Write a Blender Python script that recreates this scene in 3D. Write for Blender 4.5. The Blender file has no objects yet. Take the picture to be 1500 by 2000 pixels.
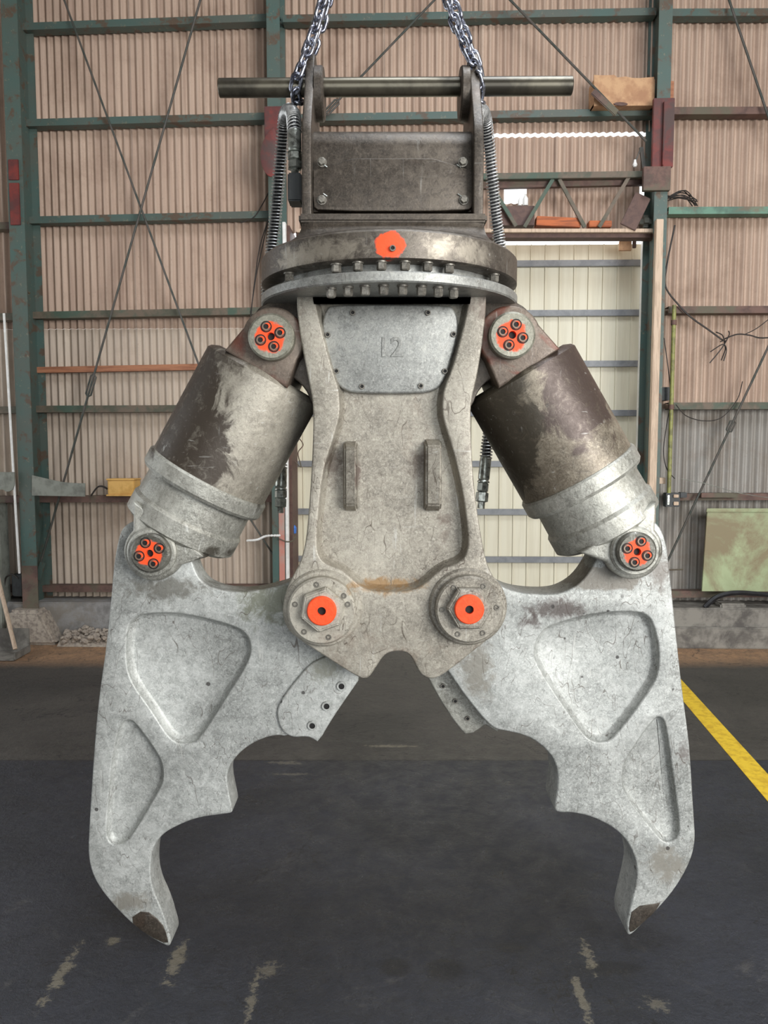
import bpy, bmesh, math, random
from mathutils import Vector, Matrix, noise as mnoise
random.seed(7)
scn = bpy.context.scene
col = scn.collection
PI = math.pi

# ------------------------------------------------------------------ camera
CAMH = 1.64; FPX = 1500.0; PITCH = math.radians(4.5)
cam_d = bpy.data.cameras.new('camera'); cam_d.sensor_fit = 'VERTICAL'; cam_d.sensor_height = 36; cam_d.sensor_width = 27
cam_d.lens = FPX / 2000 * 36; cam_d.clip_end = 200
cam = bpy.data.objects.new('camera', cam_d); col.objects.link(cam)
cam.location = (0, 0, CAMH); cam.rotation_euler = (PI / 2 - PITCH, 0, 0)
scn.camera = cam
# ------------------------------------------------------------------ sky, light, exposure
w = bpy.data.worlds.new('sky'); scn.world = w; w.use_nodes = True
bg = w.node_tree.nodes['Background']; bg.inputs[0].default_value = (0.93, 0.97, 1.0, 1); bg.inputs[1].default_value = 2.5
def area(name, loc, target, sx, sy, power, colr):
    d = bpy.data.lights.new(name, 'AREA'); d.shape = 'RECTANGLE'; d.size = sx; d.size_y = sy; d.energy = power; d.color = colr
    o = bpy.data.objects.new(name, d); col.objects.link(o); o.location = loc
    o.rotation_euler = (Vector(target) - Vector(loc)).to_track_quat('-Z', 'Y').to_euler(); return o
area('open_front_daylight', (5.0, -3.2, 2.9), (0, 3.4, 1.2), 4.0, 3.6, 630, (1.0, 0.985, 0.96))
area('roof_light', (1.2, 2.2, 6.3), (0.5, 2.8, 0), 2.6, 2.6, 130, (0.86, 0.92, 1.0))
scn.view_settings.view_transform = 'Standard'; scn.view_settings.look = 'None'
scn.view_settings.gamma = 1; scn.view_settings.exposure = 0.12; scn.view_settings.use_curve_mapping = False

# ------------------------------------------------------------------ geometry of the photo
CP, SP = math.cos(PITCH), math.sin(PITCH)
def ray(px, py):
    u = (px - 750) / FPX; v = (py - 1000) / FPX
    return Vector((u, CP - v * SP, -SP - v * CP))
def P(px, py, Y):
    d = ray(px, py); return Vector((0, 0, CAMH)) + d * (Y / d.y)
def F(px, py, z=0.0):
    d = ray(px, py); return Vector((0, 0, CAMH)) + d * ((z - CAMH) / d.z)
PHI = math.radians(1.6); YW = 6.75
WU = Vector((math.cos(PHI), -math.sin(PHI), 0)); WN = Vector((-math.sin(PHI), -math.cos(PHI), 0)); WO = Vector((0, YW, 0))
def W3(u, z, off=0.0): return WO + WU * u + WN * off + Vector((0, 0, z))
def W(px, py, off=0.0):
    d = ray(px, py); c = Vector((0, 0, CAMH)); o = WO + WN * off
    t = (o - c).dot(WN) / d.dot(WN); p = c + d * t
    return (p - WO).dot(WU), p.z

# ------------------------------------------------------------------ object helpers
WL = {}
def link(o, parent=None, loc=(0, 0, 0)):
    col.objects.link(o); loc = Vector(loc); WL[o.name] = loc.copy()
    if parent is not None:
        o.parent = parent; o.location = loc - WL[parent.name]
    else: o.location = loc
    return o
def tag(o, label=None, cat=None, group=None, kind=None):
    if label: o['label'] = label
    if cat: o['category'] = cat
    if group: o['group'] = group
    if kind: o['kind'] = kind
    return o
def empty(name, loc, label, cat, group=None):
    o = bpy.data.objects.new(name, None); o.empty_display_size = .1; link(o, None, loc); return tag(o, label, cat, group)
class MB:
    """collects shapes in world coordinates"""
    def __init__(s): s.v = []; s.f = []
    def add(s, vs, fs):
        n = len(s.v); s.v += [Vector(v) for v in vs]; s.f += [tuple(i + n for i in f) for f in fs]; return s
    def box(s, a, b, M=None):
        a = Vector(a); b = Vector(b)
        vs = [Vector((x, y, z)) for x in (a.x, b.x) for y in (a.y, b.y) for z in (a.z, b.z)]
        if M: vs = [M @ v for v in vs]
        return s.add(vs, [(0, 1, 3, 2), (4, 6, 7, 5), (0, 4, 5, 1), (2, 3, 7, 6), (0, 2, 6, 4), (1, 5, 7, 3)])
    def wbox(s, u0, u1, z0, z1, o0, o1):
        vs = [W3(u, z, o) for u in (u0, u1) for o in (o0, o1) for z in (z0, z1)]
        return s.add(vs, [(0, 1, 3, 2), (4, 6, 7, 5), (0, 4, 5, 1), (2, 3, 7, 6), (0, 2, 6, 4), (1, 5, 7, 3)])
    def bar(s, p, q, wd, dp, up=Vector((0, -1, 0))):
        p = Vector(p); q = Vector(q); d = (q - p).normalized(); sd = d.cross(up).normalized(); u2 = sd.cross(d)
        vs = [e + sd * a * wd / 2 + u2 * b * dp / 2 for e in (p, q) for a in (-1, 1) for b in (-1, 1)]
        return s.add(vs, [(0, 1, 3, 2), (4, 6, 7, 5), (0, 4, 5, 1), (2, 3, 7, 6), (0, 2, 6, 4), (1, 5, 7, 3)])
    def lathe(s, prof, org, axis, n=48, a0=0.0, a1=2 * PI, ph=0.0):
        axis = Vector(axis).normalized(); q = axis.to_track_quat('Z', 'Y'); org = Vector(org); vs = []; fs = []
        full = abs(a1 - a0 - 2 * PI) < 1e-6; m = n if full else n + 1
        for h, r in prof:
            for i in range(m):
                a = ph + a0 + (a1 - a0) * i / n; vs.append(org + q @ Vector((r * math.cos(a), r * math.sin(a), h)))
        for k in range(len(prof) - 1):
            for i in range(n):
                j = (i + 1) % m; fs.append((k * m + i, k * m + j, (k + 1) * m + j, (k + 1) * m + i))
        if full:
            if prof[0][1] > 1e-6: fs.append(tuple(reversed(range(m))))
            if prof[-1][1] > 1e-6: fs.append(tuple((len(prof) - 1) * m + i for i in range(m)))
        return s.add(vs, fs)
    def tube(s, pts, r, n=10, caps=True):
        pts = [Vector(p) for p in pts]; vs = []; fs = []; nrm = None
        for i, p in enumerate(pts):
            t = (pts[min(i + 1, len(pts) - 1)] - pts[max(i - 1, 0)]).normalized()
            if nrm is None:
                nrm = t.orthogonal().normalized()
            nrm = (nrm - t * nrm.dot(t)).normalized(); b = t.cross(nrm)
            rr = r(i / (len(pts) - 1)) if callable(r) else r
            for k in range(n):
                a = 2 * PI * k / n; vs.append(p + (nrm * math.cos(a) + b * math.sin(a)) * rr)
        for i in range(len(pts) - 1):
            for k in range(n):
                j = (k + 1) % n; fs.append((i * n + k, i * n + j, (i + 1) * n + j, (i + 1) * n + k))
        if caps: fs.append(tuple(reversed(range(n)))); fs.append(tuple((len(pts) - 1) * n + k for k in range(n)))
        return s.add(vs, fs)
    def mesh(s, name, org=(0, 0, 0), ang=35, bevel=0, seg=2):
        org = Vector(org); me = bpy.data.meshes.new(name)
        me.from_pydata([tuple(v - org) for v in s.v], [], s.f); me.validate()
        bm = bmesh.new(); bm.from_mesh(me); bmesh.ops.remove_doubles(bm, verts=bm.verts, dist=1e-6)
        bmesh.ops.recalc_face_normals(bm, faces=bm.faces)
        if bevel:
            es = [e for e in bm.edges if len(e.link_faces) == 2 and e.calc_face_angle(0) > math.radians(30)]
            bmesh.ops.bevel(bm, geom=es, offset=bevel, segments=seg, affect='EDGES', clamp_overlap=True)
        bm.to_mesh(me); bm.free()
        if ang:
            me.shade_smooth(); me.set_sharp_from_angle(angle=math.radians(ang))
        return me
    def build(s, name, mat, parent=None, org=None, ang=35, bevel=0, seg=2):
        if org is None: org = WL[parent.name] if parent is not None else centre(s.v)
        me = s.mesh(name, org, ang, bevel, seg); o = bpy.data.objects.new(name, me)
        if mat: me.materials.append(mat)
        return link(o, parent, org)
def centre(vs):
    lo = [min(v[i] for v in vs) for i in range(3)]; hi = [max(v[i] for v in vs) for i in range(3)]
    return Vector(((lo[0] + hi[0]) / 2, (lo[1] + hi[1]) / 2, lo[2]))
def put(me, name, loc, parent, rot=None, mat=None):
    o = bpy.data.objects.new(name, me); link(o, parent, loc)
    if rot is not None: o.rotation_euler = rot
    return o
def chaikin(pts, it=2):
    """pts: (x,y) or (x,y,'s') sharp"""
    pts = [(p[0], p[1], len(p) > 2 and 's' in p[2]) for p in pts]
    for _ in range(it):
        out = []; n = len(pts)
        for i, p in enumerate(pts):
            a = pts[i - 1]; b = pts[(i + 1) % n]
            if p[2]: out.append(p)
            else:
                out.append((p[0] * .75 + a[0] * .25, p[1] * .75 + a[1] * .25, False))
                out.append((p[0] * .75 + b[0] * .25, p[1] * .75 + b[1] * .25, False))
        pts = out
    return [(p[0], p[1]) for p in pts]
def plate(outer, holes, t, bevel, fmap):
    """filled 2D outline with holes, thickness t, rounded edges; fmap(u,v,w) -> world; returns MB"""
    cu = bpy.data.curves.new('outline', 'CURVE'); cu.dimensions = '2D'; cu.fill_mode = 'BOTH'
    cu.extrude = max(t / 2 - bevel, 0.0002); cu.bevel_depth = bevel; cu.offset = -bevel; cu.bevel_resolution = 2
    for pts in [outer] + holes:
        sp = cu.splines.new('POLY'); sp.points.add(len(pts) - 1); sp.use_cyclic_u = True
        for i, p in enumerate(pts): sp.points[i].co = (p[0], p[1], 0, 1)
    o = bpy.data.objects.new('outline', cu); col.objects.link(o)
    dg = bpy.context.evaluated_depsgraph_get(); me = bpy.data.meshes.new_from_object(o.evaluated_get(dg))
    m = MB(); m.add([fmap(v.co.x, v.co.y, v.co.z + t / 2) for v in me.vertices], [tuple(p.vertices) for p in me.polygons])
    bpy.data.objects.remove(o); bpy.data.curves.remove(cu); bpy.data.meshes.remove(me)
    return m
def xz(pts, Y, Yb=None, it=2):
    """photo pixels -> (x,z) at depth Y; flag b: pixel belongs to the back edge at depth Yb"""
    out = []
    for p in pts:
        f = p[2] if len(p) > 2 else ''
        q = P(p[0], p[1], Y)
        if Yb and 'b' in f: q.z = P(p[0], p[1], Yb).z
        if Yb and 'x' in f: q.x = P(p[0], p[1], Yb).x
        out.append((q.x, q.z, f))
    return chaikin(out, it)
def fplate(pts, holes, Y, t, bevel, Yb=None, it=2):
    return plate(xz(pts, Y, Yb, it), [xz(h, Y, None, it) for h in holes], t, bevel, lambda u, v, w: Vector((u, Y + t - w, v)))
def circ(cx, cz, r, n=40, ph=0): return [(cx + r * math.cos(ph + 2 * PI * i / n), cz + r * math.sin(ph + 2 * PI * i / n)) for i in range(n)]
def spline(pts, n=8):
    pts = [Vector(p) for p in pts]; out = []
    for i in range(len(pts) - 1):
        p0 = pts[max(i - 1, 0)]; p1 = pts[i]; p2 = pts[i + 1]; p3 = pts[min(i + 2, len(pts) - 1)]
        for k in range(n):
            t = k / n; out.append(.5 * ((2 * p1) + (p2 - p0) * t + (2 * p0 - 5 * p1 + 4 * p2 - p3) * t * t + (3 * p1 - p0 - 3 * p2 + p3) * t ** 3))
    return out + [pts[-1]]

# ------------------------------------------------------------------ materials
def lin(c): return tuple(((x / 255) / 12.92 if x / 255 < .04045 else ((x / 255 + .055) / 1.055) ** 2.4) for x in c)
class NT:
    def __init__(s, name):
        s.m = bpy.data.materials.new(name); s.m.use_nodes = True; s.t = s.m.node_tree; s.b = s.t.nodes['Principled BSDF']
        s.co = s.t.nodes.new('ShaderNodeTexCoord').outputs['Object']
    def new(s, k, **kw):
        n = s.t.nodes.new(k)
        for a, b in kw.items(): setattr(n, a, b)
        return n
    def L(s, a, b):
        if hasattr(a, 'links'): s.t.links.new(a, b)
        else: b.default_value = a if not (isinstance(a, tuple) and len(a) == 3 and b.type == 'RGBA') else a + (1,)
    def noise(s, sc, det=4, ro=.55, dist=0, vec=None):
        n = s.new('ShaderNodeTexNoise'); s.L(vec or s.co, n.inputs['Vector']); n.inputs['Scale'].default_value = sc
        n.inputs['Detail'].default_value = det; n.inputs['Roughness'].default_value = ro; n.inputs['Distortion'].default_value = dist; return n.outputs[0]
    def vor(s, sc, feat='F1', vec=None, rnd=1):
        n = s.new('ShaderNodeTexVoronoi', feature=feat); s.L(vec or s.co, n.inputs['Vector']); n.inputs['Scale'].default_value = sc
        n.inputs['Randomness'].default_value = rnd; return n.outputs['Distance']
    def mapv(s, scale=(1, 1, 1), rot=(0, 0, 0), loc=(0, 0, 0), vec=None):
        n = s.new('ShaderNodeMapping'); s.L(vec or s.co, n.inputs[0]); n.inputs['Scale'].default_value = scale
        n.inputs['Rotation'].default_value = rot; n.inputs['Location'].default_value = loc; return n.outputs[0]
    def math(s, op, a, b=0.0, clamp=False):
        n = s.new('ShaderNodeMath', operation=op, use_clamp=clamp); s.L(a, n.inputs[0]); s.L(b, n.inputs[1]); return n.outputs[0]
    def mul(s, a, b): return s.math('MULTIPLY', a, b)
    def rng(s, f, a, b, c=0.0, d=1.0):
        n = s.new('ShaderNodeMapRange'); s.L(f, n.inputs[0])
        for i, v in enumerate((a, b, c, d)): n.inputs[i + 1].default_value = v
        return n.outputs[0]
    def mix(s, f, a, b, mode='MIX'):
        n = s.new('ShaderNodeMix', data_type='RGBA', blend_type=mode); s.L(f, n.inputs[0]); s.L(a, n.inputs[6]); s.L(b, n.inputs[7]); return n.outputs[2]
    def ramp(s, f, st):
        n = s.new('ShaderNodeValToRGB'); s.L(f, n.inputs[0]); r = n.color_ramp
        while len(r.elements) < len(st): r.elements.new(.5)
        for e, (p, c) in zip(r.elements, st): e.position = p; e.color = tuple(c) + (1,)
        return n.outputs[0]
    def xyz(s):
        n = s.new('ShaderNodeSeparateXYZ'); s.L(s.co, n.inputs[0]); return n.outputs
    def blob(s, p, sc, r, soft, nz=None, amp=0.0):
        """1 inside an ellipse (half sizes sc*r) about p"""
        n = s.new('ShaderNodeVectorMath', operation='SUBTRACT'); s.L(s.co, n.inputs[0]); n.inputs[1].default_value = p
        m = s.new('ShaderNodeVectorMath', operation='DIVIDE'); s.L(n.outputs[0], m.inputs[0]); m.inputs[1].default_value = sc
        l = s.new('ShaderNodeVectorMath', operation='LENGTH'); s.L(m.outputs[0], l.inputs[0]); d = l.outputs['Value']
        if nz is not None: d = s.math('ADD', d, s.mul(s.math('SUBTRACT', nz, .5), amp))
        return s.rng(d, r + soft, r - soft)
    def bump(s, h, st=.3, dist=.01, prev=None):
        n = s.new('ShaderNodeBump'); s.L(h, n.inputs['Height']); n.inputs['Strength'].default_value = st; n.inputs['Distance'].default_value = dist
        if prev is not None: s.L(prev, n.inputs['Normal'])
        s.L(n.outputs[0], s.b.inputs['Normal']); return n.outputs[0]
    def out(s, c, rough=.5, metal=0.0, spec=None):
        s.L(c, s.b.inputs['Base Color']); s.L(rough, s.b.inputs['Roughness']); s.L(metal, s.b.inputs['Metallic'])
        if spec is not None: s.b.inputs['Specular IOR Level'].default_value = spec
        return s.m
def BL(p, Y=2.32):
    q = P(p[0], p[1], Y) - Vector((P(760, 1300, 2.5).x, 2.5, P(760, 1846, 2.42).z)); return tuple(q)
ORANGE = lin((255, 84, 32))
def steel(name, dark, mid, light, patch=None, patch_amt=.5, lines=.8, white=.5, spots=.6, metal=.35, rough=.45, orange=None, rust=0.0, bumpy=1.0, seed=0.0, pblobs=None):
    n = NT(name); v = n.mapv(loc=(seed, seed * 1.7, seed * .6))
    a = n.noise(2.6, 7, .62, .3, v); b = n.noise(34, 6, .75, .6, v); c = n.noise(150, 5, .8, .5, v)
    base = n.ramp(n.math('ADD', n.mul(a, .55), n.mul(b, .45)), [(.38, lin(dark)), (.5, lin(mid)), (.62, lin(light))])
    base = n.mix(n.rng(c, .45, .68, 0, .6), base, lin(light))
    d2 = n.noise(75, 5, .8, 1.6, n.mapv(loc=(seed, 4, 9))); base = n.mix(n.rng(d2, .50, .66, 0, .55), base, lin(tuple(min(255, x * 1.13) for x in light)))
    base = n.mix(n.rng(n.noise(60, 5, .8, 1.6, n.mapv(loc=(4, seed, 2))), .54, .68, 0, .6), base, lin(tuple(x * .82 for x in dark)))
    if patch:
        pm = n.rng(n.noise(3.1, 5, .6, .8, n.mapv(loc=(seed + 3, 5, 1))), .5 - patch_amt * .3 + .15 - .03, .5 - patch_amt * .3 + .15 + .03)
        pm = n.mul(pm, n.rng(b, .30, .45, .45, 1)); base = n.mix(pm, base, lin(patch))
    for (pp_, sc_, r_, pc_) in (pblobs or []):
        small = max(sc_[0], sc_[2]) < .127 and pc_ is not None and sc_[1] == .6 and min(sc_[0], sc_[2]) < .13
        pm = n.mul(n.blob(pp_, sc_, r_, .40 if small else .10, n.noise(24 if small else 7, 8, .72, .8, v), 4.2 if small else 2.4), n.rng(b, .28, .46, .35, .85 if small else 1)); base = n.mix(pm, base, lin(pc_))
    # pale scuffs
    for i, (sc, rot) in enumerate((((60, 60, 5), .5), ((5, 60, 70), .25), ((45, 50, 6), -.7))):
        s1 = n.noise(1, 3, .6, .4, n.mapv(scale=sc, rot=(rot * .2, rot, 0), loc=(i * 3 + seed, 0, 0)))
        base = n.mix(n.mul(n.rng(s1, .66, .74, 0, white), n.rng(n.noise(4 + i, 2, .5, 0, v), .45, .6)), base, (.62, .62, .58))
    # dark hairlines: contours of smooth noise
    if lines:
        for i, (sc, th) in enumerate(((5.0, .0022), (11.0, .0042), (8.0, .0032), (20.0, .007))):
            vv = n.mapv(loc=(i * 7.3 + seed, 1, i * 2.1), rot=(0, i * .8 + .4, 0), scale=(1, 1, .33)); h = n.noise(sc * 1.5, 1.6, .5, .2, vv)
            m = n.rng(n.math('ABSOLUTE', n.math('SUBTRACT', h, .5)), th * .4, th, lines, 0)
            m = n.mul(n.mul(m, .62), n.rng(n.noise(6, 4, .65, 0, n.mapv(loc=(i * 5 + 1, seed, 0))), .48, .60)); base = n.mix(m, base, lin((78, 66, 56)))
    if spots:
        d = n.vor(13, vec=n.mapv(loc=(seed, 2, 0))); m = n.rng(n.math('ADD', d, n.mul(c, .06)), .125, .105, 0, spots)
        m = n.mul(m, n.rng(n.noise(2.2, 2, .5, 0, n.mapv(loc=(9 + seed, 0, 4))), .5, .55)); base = n.mix(m, base, lin((60, 56, 54)))
    if rust:
        m = n.rng(n.noise(3.7, 8, .7, .5, n.mapv(loc=(2, seed, 8))), .58, .70, 0, rust); base = n.mix(m, base, lin((120, 78, 48)))
    rg = n.rng(b, .3, .7, rough - .1, rough + .15); mt = metal
    if orange:
        for (p, sc, r) in orange:
            m = n.blob(p, sc, r, .07, n.noise(38, 4, .6, .5), .75); base = n.mix(m, base, ORANGE); rg = n.mix(m, rg, (.6, .6, .6)); mt = n.math('MULTIPLY', n.math('SUBTRACT', 1.0, m), mt)
    h = n.math('ADD', n.mul(b, .5), n.mul(n.noise(14, 4, .6, 0, v), .9))
    n.bump(h, .35 * bumpy, .006); return n.out(base, rg, mt)
def simple(name, c, c2=None, sc=20, rough=.6, metal=0.0, bump=.15, c3=None, thr=(.45, .6), stretch=(1, 1, 1)):
    n = NT(name); f = n.noise(sc, 6, .65, .2, n.mapv(scale=stretch))
    base = n.mix(n.rng(f, *thr), lin(c), lin(c2 or tuple(x * .75 for x in c)))
    if c3: base = n.mix(n.rng(n.noise(sc * .35, 7, .7, .4, n.mapv(loc=(4, 4, 4), scale=stretch)), .5, .62), base, lin(c3))
    if bump: n.bump(f, bump, .01)
    return n.out(base, rough, metal)

def JB(x, y, rx, rz, c): return (BL((x, y), 2.40), (rx, .6, rz), 1.0, c)
JAW_BLOBS = [JB(540, 1175, .12, .06, (122, 124, 106)), JB(330, 1150, .12, .03, (112, 110, 102)), JB(1170, 1130, .14, .035, (124, 120, 112)), JB(1095, 1190, .085, .030, (88, 78, 74)), JB(1035, 1215, .03, .02, (88, 78, 74)),
             JB(1290, 1120, .03, .05, (120, 114, 108)), JB(1335, 1470, .018, .03, (112, 106, 102)), JB(1300, 1690, .06, .05, (140, 136, 126)), JB(250, 1760, .06, .03, (140, 136, 126)), JB(930, 1300, .05, .08, (136, 132, 122)), JB(640, 1300, .05, .04, (130, 130, 118))]
M_JAW = steel('worn_steel_pale', (120, 122, 118), (160, 162, 158), (198, 200, 196), lines=1.1, white=.75, spots=.85, metal=.3, rough=.5, pblobs=JAW_BLOBS)
M_BODY = steel('worn_steel_body', (112, 106, 96), (152, 146, 134), (182, 177, 164), patch=(112, 100, 90), patch_amt=.05, lines=1.25, white=.6, spots=.3, rust=.25, pblobs=[JB(655, 905, .022, .05, (92, 80, 70)), JB(815, 905, .030, .035, (92, 80, 70)), JB(745, 1135, .09, .018, (150, 118, 76)), JB(700, 925, .008, .03, (104, 88, 80)), JB(920, 815, .012, .03, (100, 84, 76)), JB(940, 610, .03, .05, (112, 100, 90))], metal=.3, rough=.5, seed=3)  # first two pblobs paint the shadows left of the recess lugs
M_COVER = steel('worn_steel_cover', (108, 108, 104), (138, 139, 135), (170, 170, 164), lines=.5, white=.35, spots=.1, metal=.4, rough=.42, seed=5)
M_GUARD = steel('scuffed_steel_guard', (108, 106, 98), (150, 149, 140), (186, 185, 176), patch=(84, 80, 72), patch_amt=-.02, lines=.6, white=.9, spots=.3, metal=.4, rough=.42, seed=8, bumpy=1.8)
M_BARREL_L = steel('barrel_steel_pale', (122, 116, 104), (150, 144, 132), (174, 168, 154), lines=.5, white=.6, spots=.2, metal=.35, rough=.4, seed=11, pblobs=[(BL((362, 800)), (.13, .6, .36), 1.0, (74, 66, 58)), (BL((470, 690)), (.10, .6, .05), 1.0, (80, 72, 64))])
M_BARREL_R = steel('barrel_steel_brown', (84, 76, 66), (112, 102, 88), (150, 142, 126), lines=.35, white=.7, spots=.5, metal=.35, rough=.4, seed=14, pblobs=[(BL((1130, 740)), (.13, .6, .20), 1.0, (78, 66, 60)), (BL((960, 860)), (.14, .6, .3), 1.0, (76, 70, 60))])  # first pblob is brown paint, second paints the shade on the left half
M_DARK = steel('dark_brown_steel', (52, 47, 42), (70, 63, 56), (98, 90, 80), lines=.25, white=.15, spots=.1, rust=.15, metal=.45, rough=.42, seed=17)
M_EYE = steel('reddish_brown_steel', (76, 66, 58), (100, 88, 78), (124, 112, 100), patch=(106, 66, 54), patch_amt=.35, lines=.2, white=.3, spots=.1, rust=.5, metal=.35, rough=.45, seed=19)
M_RING = None
M_CAP = steel('pin_cap_steel', (100, 98, 86), (128, 126, 112), (156, 154, 140), lines=.3, white=.6, spots=.2, metal=.4, rough=.42, orange=[((-.002, 0, -.002), (.043, .3, .044), 1.0)])
M_CAPD = steel('pin_cap_dark_steel', (72, 70, 64), (98, 96, 88), (134, 132, 122), lines=.3, white=.6, spots=.2, metal=.5, rough=.38, orange=[((0, 0, 0), (.040, .3, .039), 1.0)], seed=2)
M_BOLT = steel('bolt_steel', (80, 76, 70), (112, 108, 100), (150, 146, 136), lines=0, white=.6, spots=0, metal=.5, rough=.42)
M_BOLT_OR = steel('bolt_steel_painted', (90, 80, 70), (120, 100, 86), (150, 130, 112), lines=0, white=.3, spots=0, metal=.4, rough=.45, orange=[((.004, 0, .002), (.011, .1, .011), .75)])
M_HOLE = simple('dark_socket', (22, 20, 19), rough=.7, bump=0)
M_ORANGE = simple('orange_marking_paint', (255, 84, 32), (244, 76, 26), sc=60, rough=.6, bump=.2)
M_BARTOP = simple('polished_bar_steel', (104, 99, 86), (74, 70, 62), sc=5, rough=.28, metal=.7, bump=.02)
M_CHAIN = simple('glossy_chain_steel', (190, 194, 206), (110, 112, 126), sc=60, rough=.25, metal=.9, bump=.1)
M_SPRING = simple('spring_wire', (214, 214, 212), (160, 160, 158), sc=60, rough=.3, metal=.4, bump=0)
M_RUBBER = simple('hose_rubber', (30, 31, 34), (20, 20, 22), rough=.55)
M_FIT = simple('plated_fitting', (190, 194, 186), (120, 122, 116), sc=50, rough=.3, metal=.7)
M_BLOCK = simple('dark_valve_block', (44, 48, 48), (30, 32, 34), rough=.5)

def green_paint():
    n = NT('green_painted_steel'); a = n.noise(7, 8, .7, .4); b = n.noise(2.2, 4, .6)
    c = n.mix(n.rng(b, .35, .65), lin((74, 98, 92)), lin((88, 94, 86)))
    c = n.mix(n.rng(a, .54, .60), c, lin((92, 76, 62))); c = n.mix(n.rng(n.noise(22, 6, .75), .6, .64, 0, .7), c, lin((128, 120, 102)))
    n.bump(a, .2, .01); return n.out(c, .55)
M_GREEN = green_paint()
M_GREENL = simple('faded_green_paint', (104, 142, 122), (84, 112, 98), sc=6, rough=.6, c3=(122, 96, 78))
M_RUST = simple('rusty_brown_steel', (112, 86, 76), (88, 68, 62), sc=9, rough=.7, c3=(98, 92, 76))
M_GIRT = simple('weathered_girt_steel', (112, 98, 84), (84, 84, 70), sc=7, rough=.65, c3=(74, 92, 78))
M_REDOX = simple('red_oxide_paint', (122, 52, 46), (92, 48, 46), sc=8, rough=.6, c3=(80, 60, 56))
M_WOOD = simple('orange_brown_timber', (176, 120, 88), (150, 98, 72), sc=14, rough=.7, stretch=(.3, 4, 4))
M_PLANK = simple('orange_plank', (190, 104, 58), (150, 84, 52), sc=12, rough=.7, stretch=(.4, 5, 5))
M_CREAMWOOD = simple('cream_timber', (208, 184, 160), (184, 160, 138), sc=14, rough=.7, stretch=(4, 4, .4))
M_CABLE = simple('dark_cable', (58, 52, 48), rough=.6)
M_ROD = simple('brace_rod_steel', (84, 78, 72), (60, 66, 60), sc=12, rough=.6)
M_CARD = simple('brown_cardboard', (200, 160, 122), (180, 138, 104), sc=8, rough=.85, c3=(168, 126, 96))
M_BROWN = simple('brown_board', (98, 72, 62), (84, 60, 54), rough=.6)
M_CONC = simple('grey_concrete', (150, 148, 146), (122, 120, 118), sc=8, rough=.85, c3=(136, 130, 122), bump=.3)
M_CONCD = simple('stained_concrete', (134, 130, 122), (104, 100, 94), sc=7, rough=.85, c3=(86, 82, 78), bump=.3)
M_STONE = simple('broken_concrete', (176, 164, 150), (138, 128, 118), sc=30, rough=.9, bump=.5)
M_YBOX = simple('yellow_box_paint', (226, 180, 104), (206, 158, 84), sc=10, rough=.5)
M_TARP = simple('grey_sheet', (140, 142, 132), (112, 112, 104), sc=6, rough=.8)
M_WHITE = simple('white_plastic', (240, 238, 234), (226, 224, 218), rough=.4, bump=0)
M_PIPEY = simple('yellow_green_pipe', (150, 150, 88), (118, 116, 74), sc=14, rough=.5)
M_BOARD = simple('pale_green_board', (168, 180, 140), (150, 158, 122), sc=3.5, rough=.7, c3=(136, 124, 96), thr=(.4, .65))
M_RAIL = simple('grey_door_rail', (128, 130, 132), (112, 114, 118), sc=8, rough=.45)
M_YLINE = simple('yellow_floor_paint', (232, 196, 52), (206, 166, 40), sc=18, rough=.55)

def corrugated(name, a, b, streak, grime, sc=1.0):
    n = NT(name)
    s = n.noise(1, 5, .6, .2, n.mapv(scale=(9, 9, .5))); s2 = n.noise(1, 4, .6, 0, n.mapv(scale=(32, 32, .8), loc=(3, 3, 3)))
    g = n.noise(1.4, 7, .7, .3)
    c = n.mix(n.rng(s, .35, .65), lin(a), lin(b)); c = n.mix(n.rng(s2, .56, .70, 0, .4), c, lin(streak))
    c = n.mix(n.rng(g, .5, .72, 0, .6), c, lin(grime)); c = n.mix(n.rng(n.noise(60, 3, .7), .62, .68, 0, .35), c, lin(grime))
    sheet = n.new('ShaderNodeMath', operation='FRACT'); n.L(n.math('DIVIDE', n.xyz()[0], .72), sheet.inputs[0])
    c = n.mix(n.rng(sheet.outputs[0], .0, .018, .6, 0), c, lin((88, 74, 66)))
    n.bump(s2, .2, .004); return n.out(c, .7)
M_CORR = corrugated('tan_corrugated_sheet', (196, 172, 153), (173, 148, 131), (126, 100, 86), (138, 112, 94))
M_CORRLOW = corrugated('grey_corrugated_sheet', (208, 192, 174), (184, 168, 152), (132, 112, 98), (150, 130, 112))
M_CORRGAL = corrugated('galvanised_corrugated_sheet', (168, 164, 158), (140, 134, 126), (112, 98, 84), (124, 104, 84))
M_DOORSH = simple('cream_ribbed_sheet', (216, 210, 188), (208, 201, 178), sc=3, rough=.45, stretch=(6, 6, .3), bump=.05)
M_WALLSIDE = simple('dim_side_sheet', (120, 112, 102), (96, 90, 84), sc=2, rough=.8)

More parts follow.
